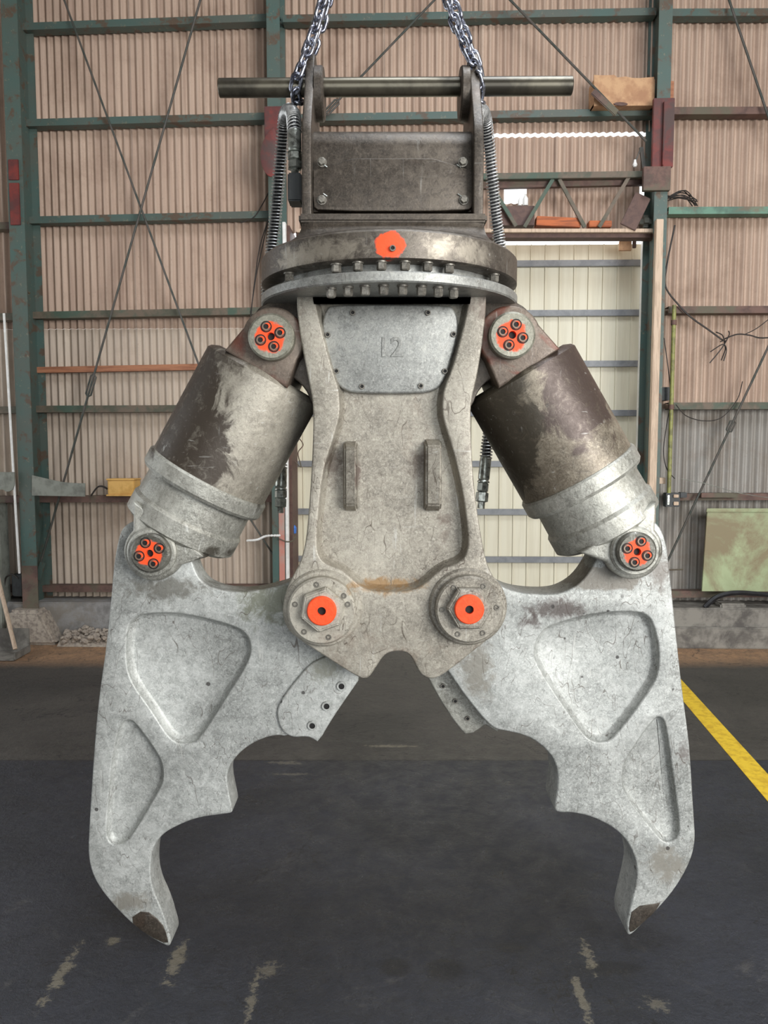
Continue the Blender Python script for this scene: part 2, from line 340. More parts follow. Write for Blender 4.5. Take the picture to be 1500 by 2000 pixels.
def floor_mat():
    n = NT('oily_asphalt_floor'); x, y, z = n.xyz()
    a = n.noise(1.3, 7, .65, .4); b = n.noise(9, 8, .7, .3); f = n.noise(55, 6, .75)
    dark = n.mix(n.rng(a, .35, .65), lin((33, 36, 44)), lin((53, 56, 66)))
    mid = n.mix(n.rng(a, .35, .65), lin((60, 58, 55)), lin((84, 80, 75)))
    tan = n.mix(n.rng(b, .35, .65), lin((196, 154, 116)), lin((150, 122, 98)))
    JY = F(900, 1485).y; wob = n.mul(n.math('SUBTRACT', b, .5), .25)
    c = n.mix(n.rng(y, JY - .004, JY + .004), dark, mid)
    # pale scraped specks, stronger in the foreground
    c = n.mix(n.mul(n.rng(f, .64, .70, 0, .75), n.rng(b, .52, .62)), c, lin((140, 132, 120)))
    yy = n.math('ADD', y, wob)
    side = n.math('MAXIMUM', n.rng(n.math('ADD', x, wob), -.95, -1.15), n.rng(n.math('ADD', x, wob), 1.75, 1.95))
    c = n.mix(n.mul(n.rng(yy, F(0, 1306).y, F(0, 1286).y), side), c, tan)
    c = n.mix(n.mul(n.rng(yy, F(0, 1258).y - .05, F(0, 1258).y + .1), .6), c, lin((92, 78, 66)))
    c = n.mix(n.rng(n.noise(30, 8, .8, 1.0), .50, .62, 0, .5), c, lin((28, 29, 34)))
    c = n.mix(n.mul(n.rng(n.noise(3.2, 8, .75, 1.5), .58, .66, 0, .5), n.rng(y, 3.4, 2.4)), c, lin((96, 94, 92)))
    # joint and cracks
    jm = n.rng(n.math('ABSOLUTE', n.math('SUBTRACT', y, JY)), .004, .010, .8, 0); c = n.mix(jm, c, lin((34, 32, 32)))
    cr = n.rng(n.math('ABSOLUTE', n.math('SUBTRACT', n.noise(.9, 6, .6, .5, n.mapv(loc=(6, 1, 0))), .5)), .0008, .0022, .9, 0)
    c = n.mix(cr, c, lin((26, 25, 26)))
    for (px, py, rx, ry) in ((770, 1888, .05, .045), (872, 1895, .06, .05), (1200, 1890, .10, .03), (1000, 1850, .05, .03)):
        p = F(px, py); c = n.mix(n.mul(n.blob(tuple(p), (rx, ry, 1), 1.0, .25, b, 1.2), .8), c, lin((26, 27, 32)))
    for (px, py, rx, ry, k) in ((118, 1905, .016, .10, .8), (345, 1875, .02, .08, .8), (490, 1955, .012, .10, .7), (218, 1840, .02, .02, .8), (1150, 1870, .015, .06, .7),
                            (1140, 1960, .012, .10, .7), (760, 1457, .12, .015, .7), (570, 1512, .08, .012, .45), (560, 1490, .07, .02, .5), (1280, 1960, .03, .02, .5), (525, 1895, .03, .03, .5)):
        p = F(px, py); c = n.mix(n.mul(n.blob(tuple(p), (rx, ry, 1), 1.0, .25, n.noise(26, 8, .8), 8.0), k * .75), c, lin((150, 142, 122)))
    rg = n.mix(n.rng(b, .4, .62), (.26, .26, .26), (.5, .5, .5)); rg = n.mix(n.rng(y, JY - .2, JY + .6), rg, (.55, .55, .55))
    nb = n.bump(n.noise(5, 9, .72), .8, .03); nb = n.bump(n.math('ADD', f, n.mul(n.noise(18, 6, .75), 1.5)), .8, .010, nb)
    return n.out(c, rg)
M_FLOOR = floor_mat()

# ------------------------------------------------------------------ room shell
XL, XR, YF, ZR = -7.0, 7.2, -4.5, 6.6
o = MB().box((XL, YF - 1, -.3), (XR, 10.5, 0)).build('floor', M_FLOOR, org=(0, 0, 0), ang=0); tag(o, kind='structure')
PITCHW = .0635
def corr(mb, u0, u1, z0, z1, off=0.0, amp=.0140, p=PITCHW):
    n = max(2, int((u1 - u0) / p * 10)); t = .002; vs = []; fs = []
    for i in range(n + 1):
        u = u0 + (u1 - u0) * i / n; o2 = off + amp * math.cos(2 * PI * u / p)
        for (z, dd) in ((z0, 0), (z1, 0), (z1, -t), (z0, -t)): vs.append(W3(u, z, o2 + dd))
    for i in range(n):
        a = i * 4; b = a + 4
        for k in range(4): fs.append((a + k, a + (k + 1) % 4, b + (k + 1) % 4, b + k))
    fs += [(0, 1, 2, 3), (n * 4 + 3, n * 4 + 2, n * 4 + 1, n * 4)]
    mb.add(vs, fs)
uDL, uDR = W(567, 900)[0], W(1268, 800)[0]
zw = lambda py, off=0.0: W(750, py, off)[1]
up = MB(); ZT = ZR + .05
uCol = W(1296, 400)[0]
corr(up, -6.8, uDL, zw(640), ZT)                                   # left of the doorway, upper sheets
corr(up, uCol, 7.0, zw(800), ZT)                                   # right of the doorway
corr(up, uDL, W(945, 265)[0], zw(362), ZT); corr(up, W(945, 265)[0] - .05, uCol, zw(266), ZT, .022)
corr(up, W(945, 265)[0], uCol, zw(362), zw(271))
corr(up, uDL, W(984, 380)[0], zw(400), zw(362)); corr(up, W(1028, 380)[0], W(1248, 380)[0], zw(400), zw(362))
corr(up, uDL, uCol, zw(455), zw(400)); corr(up, W(1275, 380)[0], uCol, zw(400), zw(362))
o = up.build('wall_back', M_CORR, org=(0, 0, 0), ang=60); tag(o, kind='structure')
lo = MB(); corr(lo, -6.8, uDL, .22, zw(640), -.004)
o = lo.build('wall_back', M_CORRLOW, org=(0, 0, 0), ang=60); tag(o, kind='structure')
lo = MB(); corr(lo, uCol, 7.0, .22, zw(800), -.004)
o = lo.build('wall_back', M_CORRGAL, org=(0, 0, 0), ang=60); tag(o, kind='structure')
wl = MB(); wl.box((XL - .1, YF, 0), (XL, 1.6, ZR)); wl.box((XL - .1, 6.1, 0), (XL, 7.0, ZR)); wl.box((XL - .1, 1.6, 4.0), (XL, 6.1, ZR))  # unseen opening added to spill bluish light on the left floor
o = wl.build('wall_left', M_WALLSIDE, ang=0); tag(o, kind='structure')
o = MB().box((XR, YF, 0), (XR + .1, 6.7, ZR)).build('wall_right', M_WALLSIDE, ang=0); tag(o, kind='structure')
fw = MB(); fw.box((XL, YF - .1, 0), (-1.6, YF, ZR)); fw.box((6.0, YF - .1, 0), (XR, YF, ZR)); fw.box((-1.6, YF - .1, 4.9), (6.0, YF, ZR))  # unseen wall added to cut ambient light and keep daylight to the right
o = fw.build('wall_front', M_WALLSIDE, ang=0); tag(o, kind='structure')
cl = MB(); h0, h1, g0, g1 = -.6, 3.0, .6, 3.6                      # roof with an open roof light
cl.box((XL, YF, ZR), (h0, 7.1, ZR + .1)); cl.box((h1, YF, ZR), (XR, 7.1, ZR + .1)); cl.box((h0, YF, ZR), (h1, g0, ZR + .1)); cl.box((h0, g1, ZR), (h1, 7.1, ZR + .1))
o = cl.build('ceiling', M_WALLSIDE, ang=0); tag(o, kind='structure')

# sliding door leaf outside the doorway
dm = MB(); DO = -.28
uL, uR = W(540, 900, DO)[0], W(1262, 700, DO)[0]; zt = W(1100, 478, DO)[1]
step = .128; vs = []; fs = []; prof = []; u = uL
while u < uR: prof += [(u, 0), (u + step - .016, 0), (u + step - .012, .014), (u + step - .004, .014)]; u += step
for (u, d) in prof:
    for z in (0.02, zt): vs.append(W3(u, z, DO + d))
    for z in (zt, 0.02): vs.append(W3(u, z, DO + d - .003))
for i in range(len(prof) - 1):
    for k in range(4): fs.append((i * 4 + k, i * 4 + (k + 1) % 4, i * 4 + 4 + (k + 1) % 4, i * 4 + 4 + k))
dm.add(vs, fs); door = dm.build('door_1', M_DOORSH, org=tuple(W3((uL + uR) / 2, 0, DO)), ang=25); tag(door, kind='structure')
for py in (515, 612, 711, 807, 906, 1000, 1093):
    a, za = W(985, py, DO + .04); za = W(1000, py, DO + .04)[1]
    m = MB(); m.wbox(uL, uR - .02, za - .027, za + .027, DO + .016, DO + .05); m.build('door_rail', M_RAIL, door, bevel=.003)
m = MB(); m.wbox(uR - .05, uR + .03, .02, zt + .02, DO - .01, DO + .07); m.build('door_stile', M_WHITE, door, bevel=.004)

# door frame trims
def wb(name, mat, pts, o0, o1, parent=None, bevel=.003, **tg):
    """box whose FRONT face (offset o1) covers pixels x0,y0..x1,y1"""
    x0, y0, x1, y1 = pts; ym = (y0 + y1) / 2; xm = (x0 + x1) / 2
    m = MB(); m.wbox(W(x0, ym, o1)[0], W(x1, ym, o1)[0], W(xm, y1, o1)[1], W(xm, y0, o1)[1], o0, o1)
    o = m.build(name, mat, parent, bevel=bevel); 
    if tg: tag(o, **tg)
    return o
def wpost(name, mat, x0, x1, py, zb, zt_, o0, o1, **tg):
    """vertical post: width from pixels x0..x1 at row py"""
    m = MB(); m.wbox(W(x0, py, o1)[0], W(x1, py, o1)[0], zb, zt_, o0, o1); o = m.build(name, mat, bevel=.003); tag(o, **tg); return o
zH = zw(452)
wpost('trim_1', M_WHITE, 1250, 1262, 700, 0, zH - .05, -.12, -.06, kind='structure')
wpost('trim_2', M_GREEN, 1264, 1275, 700, 0, zH, -.10, .03, kind='structure')
wpost('trim_3', M_CREAMWOOD, 1275, 1289, 700, .42, zH - .02, .305, .36, kind='structure')
wpost('trim_4', M_WHITE, 557, 563, 1000, 0, zH, .24, .30, kind='structure')
wpost('trim_5', M_BROWN, 564, 571, 1000, 0, zH, -.15, .2, kind='structure')

# ------------------------------------------------------------------ columns
def column(x0, x1, py, ztop, zb, off, label, mats, dp=.28):
    u0 = W(x0, py, off)[0]; u1 = W(x1, py, off)[0]; t = .012; um = (u0 + u1) / 2
    m = MB(); m.wbox(u0, u1, zb, ztop, off - t, off); m.wbox(u0, u1, zb, ztop, off - dp, off - dp + t); m.wbox(um - .005, um + .005, zb, ztop, off - dp + t, off - t)
    r = empty('steel_column', W3(um, zb, off - dp / 2), label, 'column', 'steel columns of the back wall')
    m.build('beam_section', mats, r, bevel=.002)
    b = MB().wbox(u0 - .05, u1 + .05, zb - .02, zb, off - dp - .03, off + .03); b.build('base_plate', M_RUST, r, bevel=.002)
    return r, u0, u1
c1, a0, a1 = column(42, 72, 1100, ZR, .27, .34, 'green painted steel column at the far left with a rusty foot', M_GREEN)
o = MB(); o.wbox(a0 - .002, a1 + .002, .27, W(60, 1105, .34)[1], .335, .343); o.build('rust_skin', M_RUST, c1)
for (y0, y1) in ((312, 352), (358, 440)):
    o = MB(); o.wbox(a0 + .02, a1 - .03, W(20, y1, .345)[1], W(20, y0, .345)[1], .34, .356); o.build('splice_plate', M_REDOX, c1, bevel=.003)
c2, b0, b1 = column(531, 556, 1000, ZR, .05, .30, 'green steel column behind the left hoses with a red bracket', M_GREEN)
o = MB(); o.wbox(b0 - .02, b1 + .02, W(550, 330, .32)[1], W(550, 208, .32)[1], .29, .33); o.build('connection_plate', M_REDOX, c2, bevel=.004)
g = fplate([(540, 240), (520, 262), (508, 290), (509, 320), (522, 345), (540, 345)], [], 6.3, .012, .002); g.build('gusset_plate', M_REDOX, c2)
o = MB(); o.wbox(b0 + .06, b1 - .002, .05, W(560, 990, .31)[1], .30, .308); o.build('pink_primer_skin', simple('pink_primer', (196, 130, 116), (176, 150, 138), sc=5, rough=.7), c2)
c3, d0, d1 = column(1277, 1303, 420, ZR, .27, .30, 'green and red steel column right of the sliding door', M_GREEN)
o = MB(); o.wbox(d0 - .03, d1 + .03, W(1290, 325, .33)[1], W(1293, 190, .33)[1], .28, .32)
o.wbox(d0 + .04, d0 + .05, W(1290, 325, .33)[1], W(1293, 200, .33)[1], .32, .36); o.build('connection_plate', M_REDOX, c3, bevel=.003)
o = MB(); o.wbox(d0 - .10, d1 + .01, W(1280, 372, .33)[1], W(1280, 325, .33)[1], .29, .335); o.build('bracket_plate', M_RUST, c3, bevel=.003)

# ------------------------------------------------------------------ girts (horizontal rails)
GN = {}
def girt(x0, y0, x1, y1, mat, label, h=.058, dp=.10, name='wall_girt'):
    off = .03 + dp; a = W(x0, y0, off); b = W(x1, y1, off); m = MB(); t = .006
    def seg(za0, za1, oa, ob):
        vs = [W3(u, z, o_) for (u, zc) in ((a[0], a[1]), (b[0], b[1])) for o_ in (oa, ob) for z in (zc + za0, zc + za1)]
        m.add(vs, [(0, 1, 3, 2), (4, 6, 7, 5), (0, 4, 5, 1), (2, 3, 7, 6), (0, 2, 6, 4), (1, 5, 7, 3)])
    seg(-h / 2, h / 2, off - t, off); seg(h / 2 - t, h / 2, .03, off - t); seg(-h / 2, -h / 2 + t, .03, off - t)
    o = m.build(name, mat); tag(o, label, 'wall rail', 'horizontal wall rails'); return o
ordn = ['topmost', 'second', 'third', 'fourth', 'fifth', 'sixth', 'seventh', 'eighth']
LB = [(52, 33, M_GREEN, 'bluish green'), (240, 226, M_GREEN, 'green and brown'), (430, 418, M_GREEN, 'green and brown'), (616, 606, M_GIRT, 'grimy brown'),
      (723, 713, M_WOOD, 'orange brown timber'), (799, 797, M_GIRT, 'thin grey brown'), (975, 974, M_RUST, 'red brown'), (1150, 1150, M_RUST, 'red brown')]
for i, (ya, yb, mt, cn) in enumerate(LB):
    girt(34 + i * 4, ya, 545, yb, mt, f'{cn} wall rail, {ordn[i] if i < 7 else "lowest"} from the top left of the middle column' if i < 7 else 'red brown wall rail just above the left concrete plinth', h=.058 if i != 4 else .05, dp=.10 if i != 4 else .06)
for i, (y, mt, cn) in enumerate([(440, M_RUST, 'short dark rail left of the far left column beside its red splice plates'), (618, M_GIRT, 'short rail left of the far left column at the top end of the white pipe'),
                                 (800, M_GIRT, 'short grey rail crossing behind the white pipe at its middle'), (975, M_RUST, 'short grey rail behind the grey offcut at the left edge'), (1150, M_RUST, 'short red brown rail behind the shovel handle')]):
    girt(-160, y + 3, 44, y, mt, cn)
girt(552, 36, 1282, 22, M_GREEN, 'bluish green wall rail across the top behind both chains')
girt(552, 230, 1282, 218, M_GREEN, 'green wall rail passing behind the lifting bar brackets and under the cardboard box')
RBY = [(24, 24, M_GREEN), (216, 216, M_RUST), (411, 411, M_GREENL), (605, 605, M_RUST), (793, 793, M_GIRT), (971, 971, M_RUST), (1161, 1161, M_RUST)]
rl = ['dark green wall rail highest at the right edge', 'brown wall rail right of the red column plates', 'pale green wall rail under the tangle of wire', 'rusty wall rail at the top of the yellow green pipe',
      'brown wall rail crossing the lower yellow green pipe', 'red brown wall rail behind the switch box', 'red brown wall rail under the pale green board']
for (ya, yb, mt), lb in zip(RBY, rl): girt(1306, ya, 2330, yb - 4, mt, lb)

# ------------------------------------------------------------------ truss over the door
tr = empty('lattice_truss', W3(W(1110, 455, .2)[0], W(1110, 455, .2)[1], .15), 'green lattice truss with slanting web bars above the sliding door', 'truss')
def wbar(mb, x0, y0, x1, y1, off, wd, dp): 
    a = W(x0, y0, off); b = W(x1, y1, off); mb.bar(W3(a[0], a[1], off), W3(b[0], b[1], off), wd, dp, WN)
m = MB(); wbar(m, 580, 352, 1268, 342, .20, .05, .06); m.build('top_chord', M_GIRT, tr, bevel=.003)
m = MB(); wbar(m, 580, 372, 1268, 356, .14, .05, .05); m.build('inner_chord', M_RUST, tr, bevel=.003)
m = MB(); wbar(m, 580, 452, 1278, 452, .20, .03, .06); m.build('bottom_chord', M_CREAMWOOD, tr, bevel=.003)
for (x0, y0, x1, y1) in ((965, 372, 1008, 442), (1080, 350, 1024, 444), (1092, 350, 1142, 444), (1228, 346, 1170, 444), (905, 350, 860, 444), (790, 350, 840, 444), (780, 350, 730, 444), (660, 350, 720, 444)):
    m = MB(); wbar(m, x0, y0, x1, y1, .205, .03, .02); m.build('web_bar', M_GIRT, tr, bevel=.002)
m = MB(); wbar(m, 580, 462, 1280, 461, .13, .055, .12); o = m.build('trim_6', M_BROWN, bevel=.003); tag(o, kind='structure')

# ------------------------------------------------------------------ brace rods
def rod(x0, y0, x1, y1, off, r, label, tb=None):
    a = W(x0, y0, off); b = W(x1, y1, off); p = W3(a[0], a[1], off); q = W3(b[0], b[1], off)
    e = empty('brace_rod', q, label, 'brace rod', 'diagonal brace rods'); MB().tube([p, q], r, 8).build('rod', M_ROD, e)
    for (k, ln) in (tb or []):
        c = p.lerp(q, k); d = (q - p).normalized(); s_ = d.cross(WN).normalized() * .022; h = d * ln / 2
        MB().tube([c - h, c - h * .8 + s_, c + h * .8 + s_, c + h, c + h * .8 - s_, c - h * .8 - s_, c - h * .999], .008, 6).build('turnbuckle', M_ROD, e)
rod(118, -20, 388, 712, .20, .009, 'thin brace rod falling to the right in the left bay, crossing the turnbuckle one')
rod(397, -20, 74, 1118, .23, .010, 'thin brace rod with a turnbuckle falling to the left in the left bay', [(.665, .20)])
o = MB(); o.bar(W3(*W(84, 1098, .23), .23), W3(*W(74, 1132, .23), .23), .05, .02, WN); o = o.build('brace_lug', M_GREEN, bevel=.003); tag(o, 'green steel lug at the foot of the left brace rod', 'lug')
rod(860, -12, 632, 226, .20, .009, 'thin brace rod slanting down to the left between the chains', [(.93, .16)])
rod(985, -12, 1262, 276, .30, .010, 'brace rod slanting down to the right towards the cardboard box')
o = MB(); o.bar(W3(*W(1158, 178, .30), .30), W3(*W(1205, 222, .30), .30), .055, .02, WN); o = o.build('brace_sleeve', M_RUST, bevel=.006); tag(o, 'rusty brace sleeve in front of the cardboard box', 'sleeve')
rod(1420, -12, 1512, 262, .20, .010, 'brace rod running off the upper right edge')
rod(1525, 625, 1302, 1100, .20, .010, 'brace rod slanting down behind the right jaw', [(.43, .10)])
rod(470, 985, 552, 1112, .18, .008, 'short brace rod visible below the left cylinder')

# ------------------------------------------------------------------ background things on the wall
for (x0, y0, x1, y1, lb) in ((38, 560, 58, 573, 'short rusty hook sticking out of the far left column'), (25, 194, 41, 194, 'tiny steel clip near the top of the far left column')):
    m = MB(); m.tube([W3(*W(x0, y0, .24), .24), W3(*W((x0 + x1) / 2, (y0 + y1) / 2 - 1, .27), .27), W3(*W(x1, y1, .28), .28)], .010 if y0 > 300 else .006, 6); o = m.build('steel_hook', M_RUST); tag(o, lb, 'hook')
m = MB(); m.tube([W3(*W(1300, 1114, .12), 0), W3(*W(1304, 1114, .12), .1), W3(*W(1334, 1112, .12), .12)], .008, 6); o = m.build('steel_peg', M_RUST); tag(o, 'short steel peg just right of the right jaw', 'peg')
# cardboard box on rail
bx = empty('cardboard_box', W3(*W(1215, 207, .2), .1), 'torn brown cardboard box on the rail beside the right column', 'box')
m = fplate([(1160, 146, 's'), (1178, 147), (1200, 146, 's'), (1206, 151, 's'), (1222, 149, 's'), (1240, 153), (1278, 150, 's'), (1278, 206, 's'), (1160, 207, 's')], [], 6.46, .012, .002, it=1); m.build('box_front', M_CARD, bx)
m = MB(); a = P(1160, 150, 6.47); b = P(1278, 206, 6.47); m.box((a.x, 6.47, b.z), (a.x + .008, 6.62, a.z - .02)); m.box((b.x - .008, 6.47, b.z), (b.x, 6.60, a.z - .02)); m.box((a.x, 6.47, b.z), (b.x, 6.60, b.z + .008)); m.build('box_sides', M_CARD, bx)
m = fplate([(1196, 203), (1206, 199), (1222, 200), (1228, 204), (1212, 207)], [], 6.45, .008, .001, it=1); m.build('torn_flap', M_BROWN, bx)
wb('timber_offcut', M_WOOD, (1307, 158, 1316, 206), .05, .12, label='pale timber offcut standing right of the red column plates', cat='offcut')
# things on truss
m = MB(); wbar(m, 1046, 434, 1132, 438, .14, .075, .1); o = m.build('timber_plank', M_PLANK, bevel=.004); tag(o, 'orange timber plank lying in the truss beside the hose', 'plank')
m = MB(); wbar(m, 1148, 440, 1192, 440, .14, .05, .1); o = m.build('timber_plank', M_PLANK, bevel=.004); tag(o, 'short orange timber block in the truss left of the leaning brown board', 'plank')
m = MB(); wbar(m, 1256, 382, 1226, 444, .24, .135, .02); o = m.build('leaning_board', M_BROWN, bevel=.003); tag(o, 'brown board leaning at the right end of the truss', 'board')
wb('storage_box', M_BROWN, (975, 402, 1044, 440), .04, .16, label='brown box inside the truss under the white bottles', cat='box')
for x, h, lb in ((1015, 16, 'small white pointed bottle on the brown box in the truss'), (1026, 22, 'taller white bottle on the right end of the box in the truss')):
    u, z = W(x, 402, .1); s_ = h / 1500 * 6.6; rr = .016 if h < 20 else .024
    b = MB().lathe([(0, rr), (s_ * .6, rr), (s_ * .85, rr * .4), (s_, rr * .35)], W3(u, z, .1), (0, 0, 1), 16).build('plastic_bottle', M_WHITE); tag(b, lb, 'bottle')
o = MB().wbox(W(1252, 440, .12)[0], W(1275, 440, .12)[0], W(1262, 442, .12)[1], W(1262, 418, .12)[1], .03, .12).build('cloth_bundle', M_TARP, bevel=.03, seg=4); tag(o, 'pale crumpled bundle at the right end of the truss', 'bundle')
wb('hanging_board', M_CARD, (1210, 470, 1234, 489), -.10, -.07, label='small torn board hanging in the light gap above the door', cat='board')
wb('hanging_board', M_BROWN, (1236, 470, 1243, 484), -.09, -.07, label='dark narrow scrap hanging right of the torn board above the door', cat='board')
# steel lamp bulb
o = MB().lathe([(-.02, 0), (-.016, .012), (0, .02), (.016, .014), (.03, .01), (.04, .01)], W3(*W(1240, 322, .2), .2), (0, 0, 1), 16).build('light_bulb', M_WHITE); tag(o, 'small white bulb below the lit gap in the sheets', 'bulb')
m = MB(); wbar(m, 1240, 318, 1252, 288, .18, .012, .012); wbar(m, 1252, 288, 1258, 330, .18, .03, .02); o = m.build('lamp_bracket', M_ROD); tag(o, 'grey lamp bracket above the truss by the right column', 'bracket')
# switch box and pipe
pp = empty('conduit_pipe', W3(*W(1317, 970, .2), .2), 'yellow green conduit pipe running down to the switch box', 'pipe')
a = W(1317, 596, .2); m = MB().tube([W3(a[0], a[1], .2), W3(a[0], W(1317, 968, .2)[1], .2)], .017, 12); m.build('pipe', M_PIPEY, pp)
for py in (630, 795): MB().lathe([(-.02, .023), (.02, .023)], W3(a[0], W(1317, py, .2)[1], .2), (0, 0, 1), 12).build('pipe_clip', M_RUST, pp)
sb = empty('switch_box', W3(*W(1315, 990, .24), .2), 'open switch box on the rail at the foot of the yellow green pipe', 'switch box')
def sub(name, mat, pts, o0, o1, par): return wb(name, mat, pts, o0, o1, par)
sub('housing', M_BLOCK, (1301, 963, 1328, 990), .14, .22, sb); sub('switch', M_CREAMWOOD, (1316, 966, 1326, 972), .22, .235, sb); sub('switch', M_CREAMWOOD, (1316, 980, 1326, 987), .22, .235, sb); sub('contact_strip', M_FIT, (1304, 967, 1308, 986), .22, .232, sb)
wb('dark_bracket', M_BLOCK, (1329, 962, 1342, 972), .14, .2, label='dark bracket right of the switch box', cat='bracket')
wb('timber_block', M_RUST, (1370, 963, 1440, 972), .13, .2, label='long brown block lying on the rail above the green board', cat='block')
wb('cable_box', M_BLOCK, (1293, 756, 1308, 782), .02, .12, label='small black box left of the yellow green pipe', cat='box')
wb('junction_box', M_CREAMWOOD, (1287, 933, 1300, 945), .09, .14, label='small cream block fixed to the cream door post', cat='block')
def cable(pts, off, r, label, mat=None, name='cable'):
    sp = spline([W3(*W(x, y, off), off) for x, y in pts], 6); o = MB().tube(sp, r, 6).build(name, mat or M_CABLE); return tag(o, label, 'cable')
cable([(1318, 440), (1302, 520), (1300, 560), (1325, 595), (1350, 620), (1385, 645), (1412, 665)], .16, .007, 'dark cable drooping from the rail to the wire knot on the right wall')
cable([(1415, 662), (1440, 653), (1465, 655), (1485, 660), (1520, 658)], .16, .006, 'cable leading right from the wire knot')
cable([(1455, 653), (1480, 640), (1515, 612)], .15, .004, 'thin cable rising right from the wire knot')
cable([(1320, 790), (1340, 812), (1375, 822), (1410, 815), (1440, 780), (1450, 745)], .17, .004, 'thin cable sagging under the brown rail right of the pipe')
cable([(1297, 660), (1310, 770), (1302, 830), (1296, 880), (1302, 915), (1318, 935)], .17, .004, 'thin cable hanging beside the yellow green pipe')
cable([(1330, 935), (1380, 945), (1440, 962), (1512, 974)], .24, .003, 'pale thin cable sloping right over the lower rail', M_TARP)
m = MB()
for k in range(7):
    c0 = W3(*W(1415, 672, .18), .18); d = Vector((random.uniform(-1, 1), random.uniform(-.3, .1), random.uniform(-1.2, .8))) * .14; m.tube(spline([c0, c0 + d * .5 + Vector((.02, 0, .02)), c0 + d], 4), .005, 5)
o = m.build('wire_knot', M_CABLE); tag(o, 'tangled knot of wires hanging on the right wall', 'wires')
m = MB()
for k in range(9):
    c0 = W3(*W(1300 + k * 1.5, 385 + random.uniform(-4, 12), .16), .16); c1_ = W3(*W(1345 + random.uniform(0, 22), 392 + random.uniform(-6, 14), .16), .14)
    md = (c0 + c1_) / 2 + Vector((0, random.uniform(-.05, .02), random.uniform(-.03, .09))); m.tube(spline([c0, md, c1_], 6), .005, 5)
o = m.build('wire_bundle', M_CABLE); tag(o, 'tangle of old wire lying on the pale green rail', 'wires')
# wires behind the left column
for i, (pts, lb) in enumerate([([(525, 375), (512, 400), (495, 425), (470, 435)], 'thin wire curving down to the third rail by the middle column'), ([(530, 395), (515, 470), (500, 540), (490, 610)], 'slack wire left of the armoured hose'),
                               ([(528, 420), (508, 480), (496, 560), (488, 640)], 'darker slack wire just left of the armoured hose')]):
    cable(pts, .14, .005, lb)
# yellow box, tarp, shovel etc. at left
yb = empty('yellow_box', W3(*W(236, 968, .2), .15), 'yellow metal box on the rail left of the left cylinder', 'box')
wb('box_body', M_YBOX, (210, 937, 262, 966), .06, .22, yb, bevel=.006); wb('box_rim', M_YBOX, (207, 966, 262, 969), .05, .23, yb); wb('box_rim', M_YBOX, (207, 935, 262, 938), .05, .23, yb)
cable([(178, 968), (190, 952), (200, 950), (210, 955)], .16, .008, 'black cable curling into the yellow box')
m = fplate([(62, 928, 's'), (100, 937), (130, 943), (166, 944, 's'), (166, 970, 's'), (62, 968, 's')], [], 6.48, .012, .002, it=1)
o = m.build('sheet_offcut', M_TARP); tag(o, 'grey sheet offcut standing on the rail right of the left column', 'sheet')
m = fplate([(-20, 922, 's'), (28, 922, 's'), (28, 955), (14, 962), (4, 955), (-20, 960, 's')], [], 6.45, .012, .002, it=1); o = m.build('sheet_offcut', M_TARP); tag(o, 'grey sheet offcut left of the left column', 'sheet')
a = W(10, 612, .36); b = W(38, 1120, .36)
o = MB().tube([W3(a[0] - .01, a[1], .36), W3(b[0], b[1], .36)], .010, 10).build('white_pipe', M_WHITE); tag(o, 'thin white pipe running down left of the left column', 'pipe')
o = MB().wbox(*[W(x, 1140, .3)[0] for x in (22, 44)], W(30, 1165, .3)[1], W(30, 1122, .3)[1], .15, .3).build('dark_junction_box', M_BLOCK, bevel=.01); tag(o, 'dark junction box at the foot of the white pipe', 'box')
cable([(8, 1145), (12, 1128), (24, 1122), (36, 1130)], .3, .008, 'black cable looping at the dark junction box')
# leaning steel shovel and pan at the far left
sv = empty('shovel', F(-10, 1290), 'worn shovel with pale handle leaning against the left wall', 'shovel')
p0 = F(30, 1268, .06); p1 = W3(*W(-26, 1040, .42), .42)
MB().tube([p0, p1], .017, 10).build('handle', M_CREAMWOOD, sv)
q = F(2, 1284); m = MB(); m.box((q.x - .22, q.y - .12, .004), (q.x + .16, q.y + .16, .016)); m.box((q.x - .22, q.y + .15, .004), (q.x + .16, q.y + .165, .2)); m.box((q.x + .15, q.y - .1, .004), (q.x + .165, q.y + .16, .06)); m.build('blade', M_CONCD, sv, bevel=.004)
wp = MB(); wp.wbox(-4.3, W(2, 1100, .35)[0], .02, W(0, 985, .35)[1], .2, .35); o = wp.build('grey_panel', M_TARP, bevel=.01); tag(o, 'grey panel at the left edge above the shovel', 'panel')

# white beads standing in for light through sheet holes, between the columns
m = MB(); pts = [(484, 1056), (503, 1054), (520, 1047), (545, 1046)]
sp = spline([W3(*W(x, y, .33), .33) for x, y in pts], 5)
for i, p in enumerate(sp): m.lathe([(-.013, .004), (-.008, .010), (.008, .010), (.013, .004)], p, (1, 0, .15), 8)
o = m.build('light_gap_beads', M_WHITE); tag(o, 'short row of white beads standing in for light through sheet holes left of the red column foot', 'chain')
cable([(545, 1052), (560, 1058), (572, 1056), (578, 1048)], .33, .006, 'twist of rusty wire at the doorway left side', M_RUST)
cable([(578, 850), (592, 868), (582, 885), (588, 912), (575, 900)], .05, .005, 'thin looped wire hanging inside the doorway', M_RUST)
o = MB().lathe([(-.035, 0), (-.03, .016), (.02, .02), (.04, .006), (.042, 0)], W3(*W(575, 1035, .1), .1), (0, 0, 1), 12).build('blue_tag', simple('blue_plastic', (70, 120, 200), rough=.4, bump=0)); tag(o, 'small blue plastic tag hanging at the doorway', 'tag')

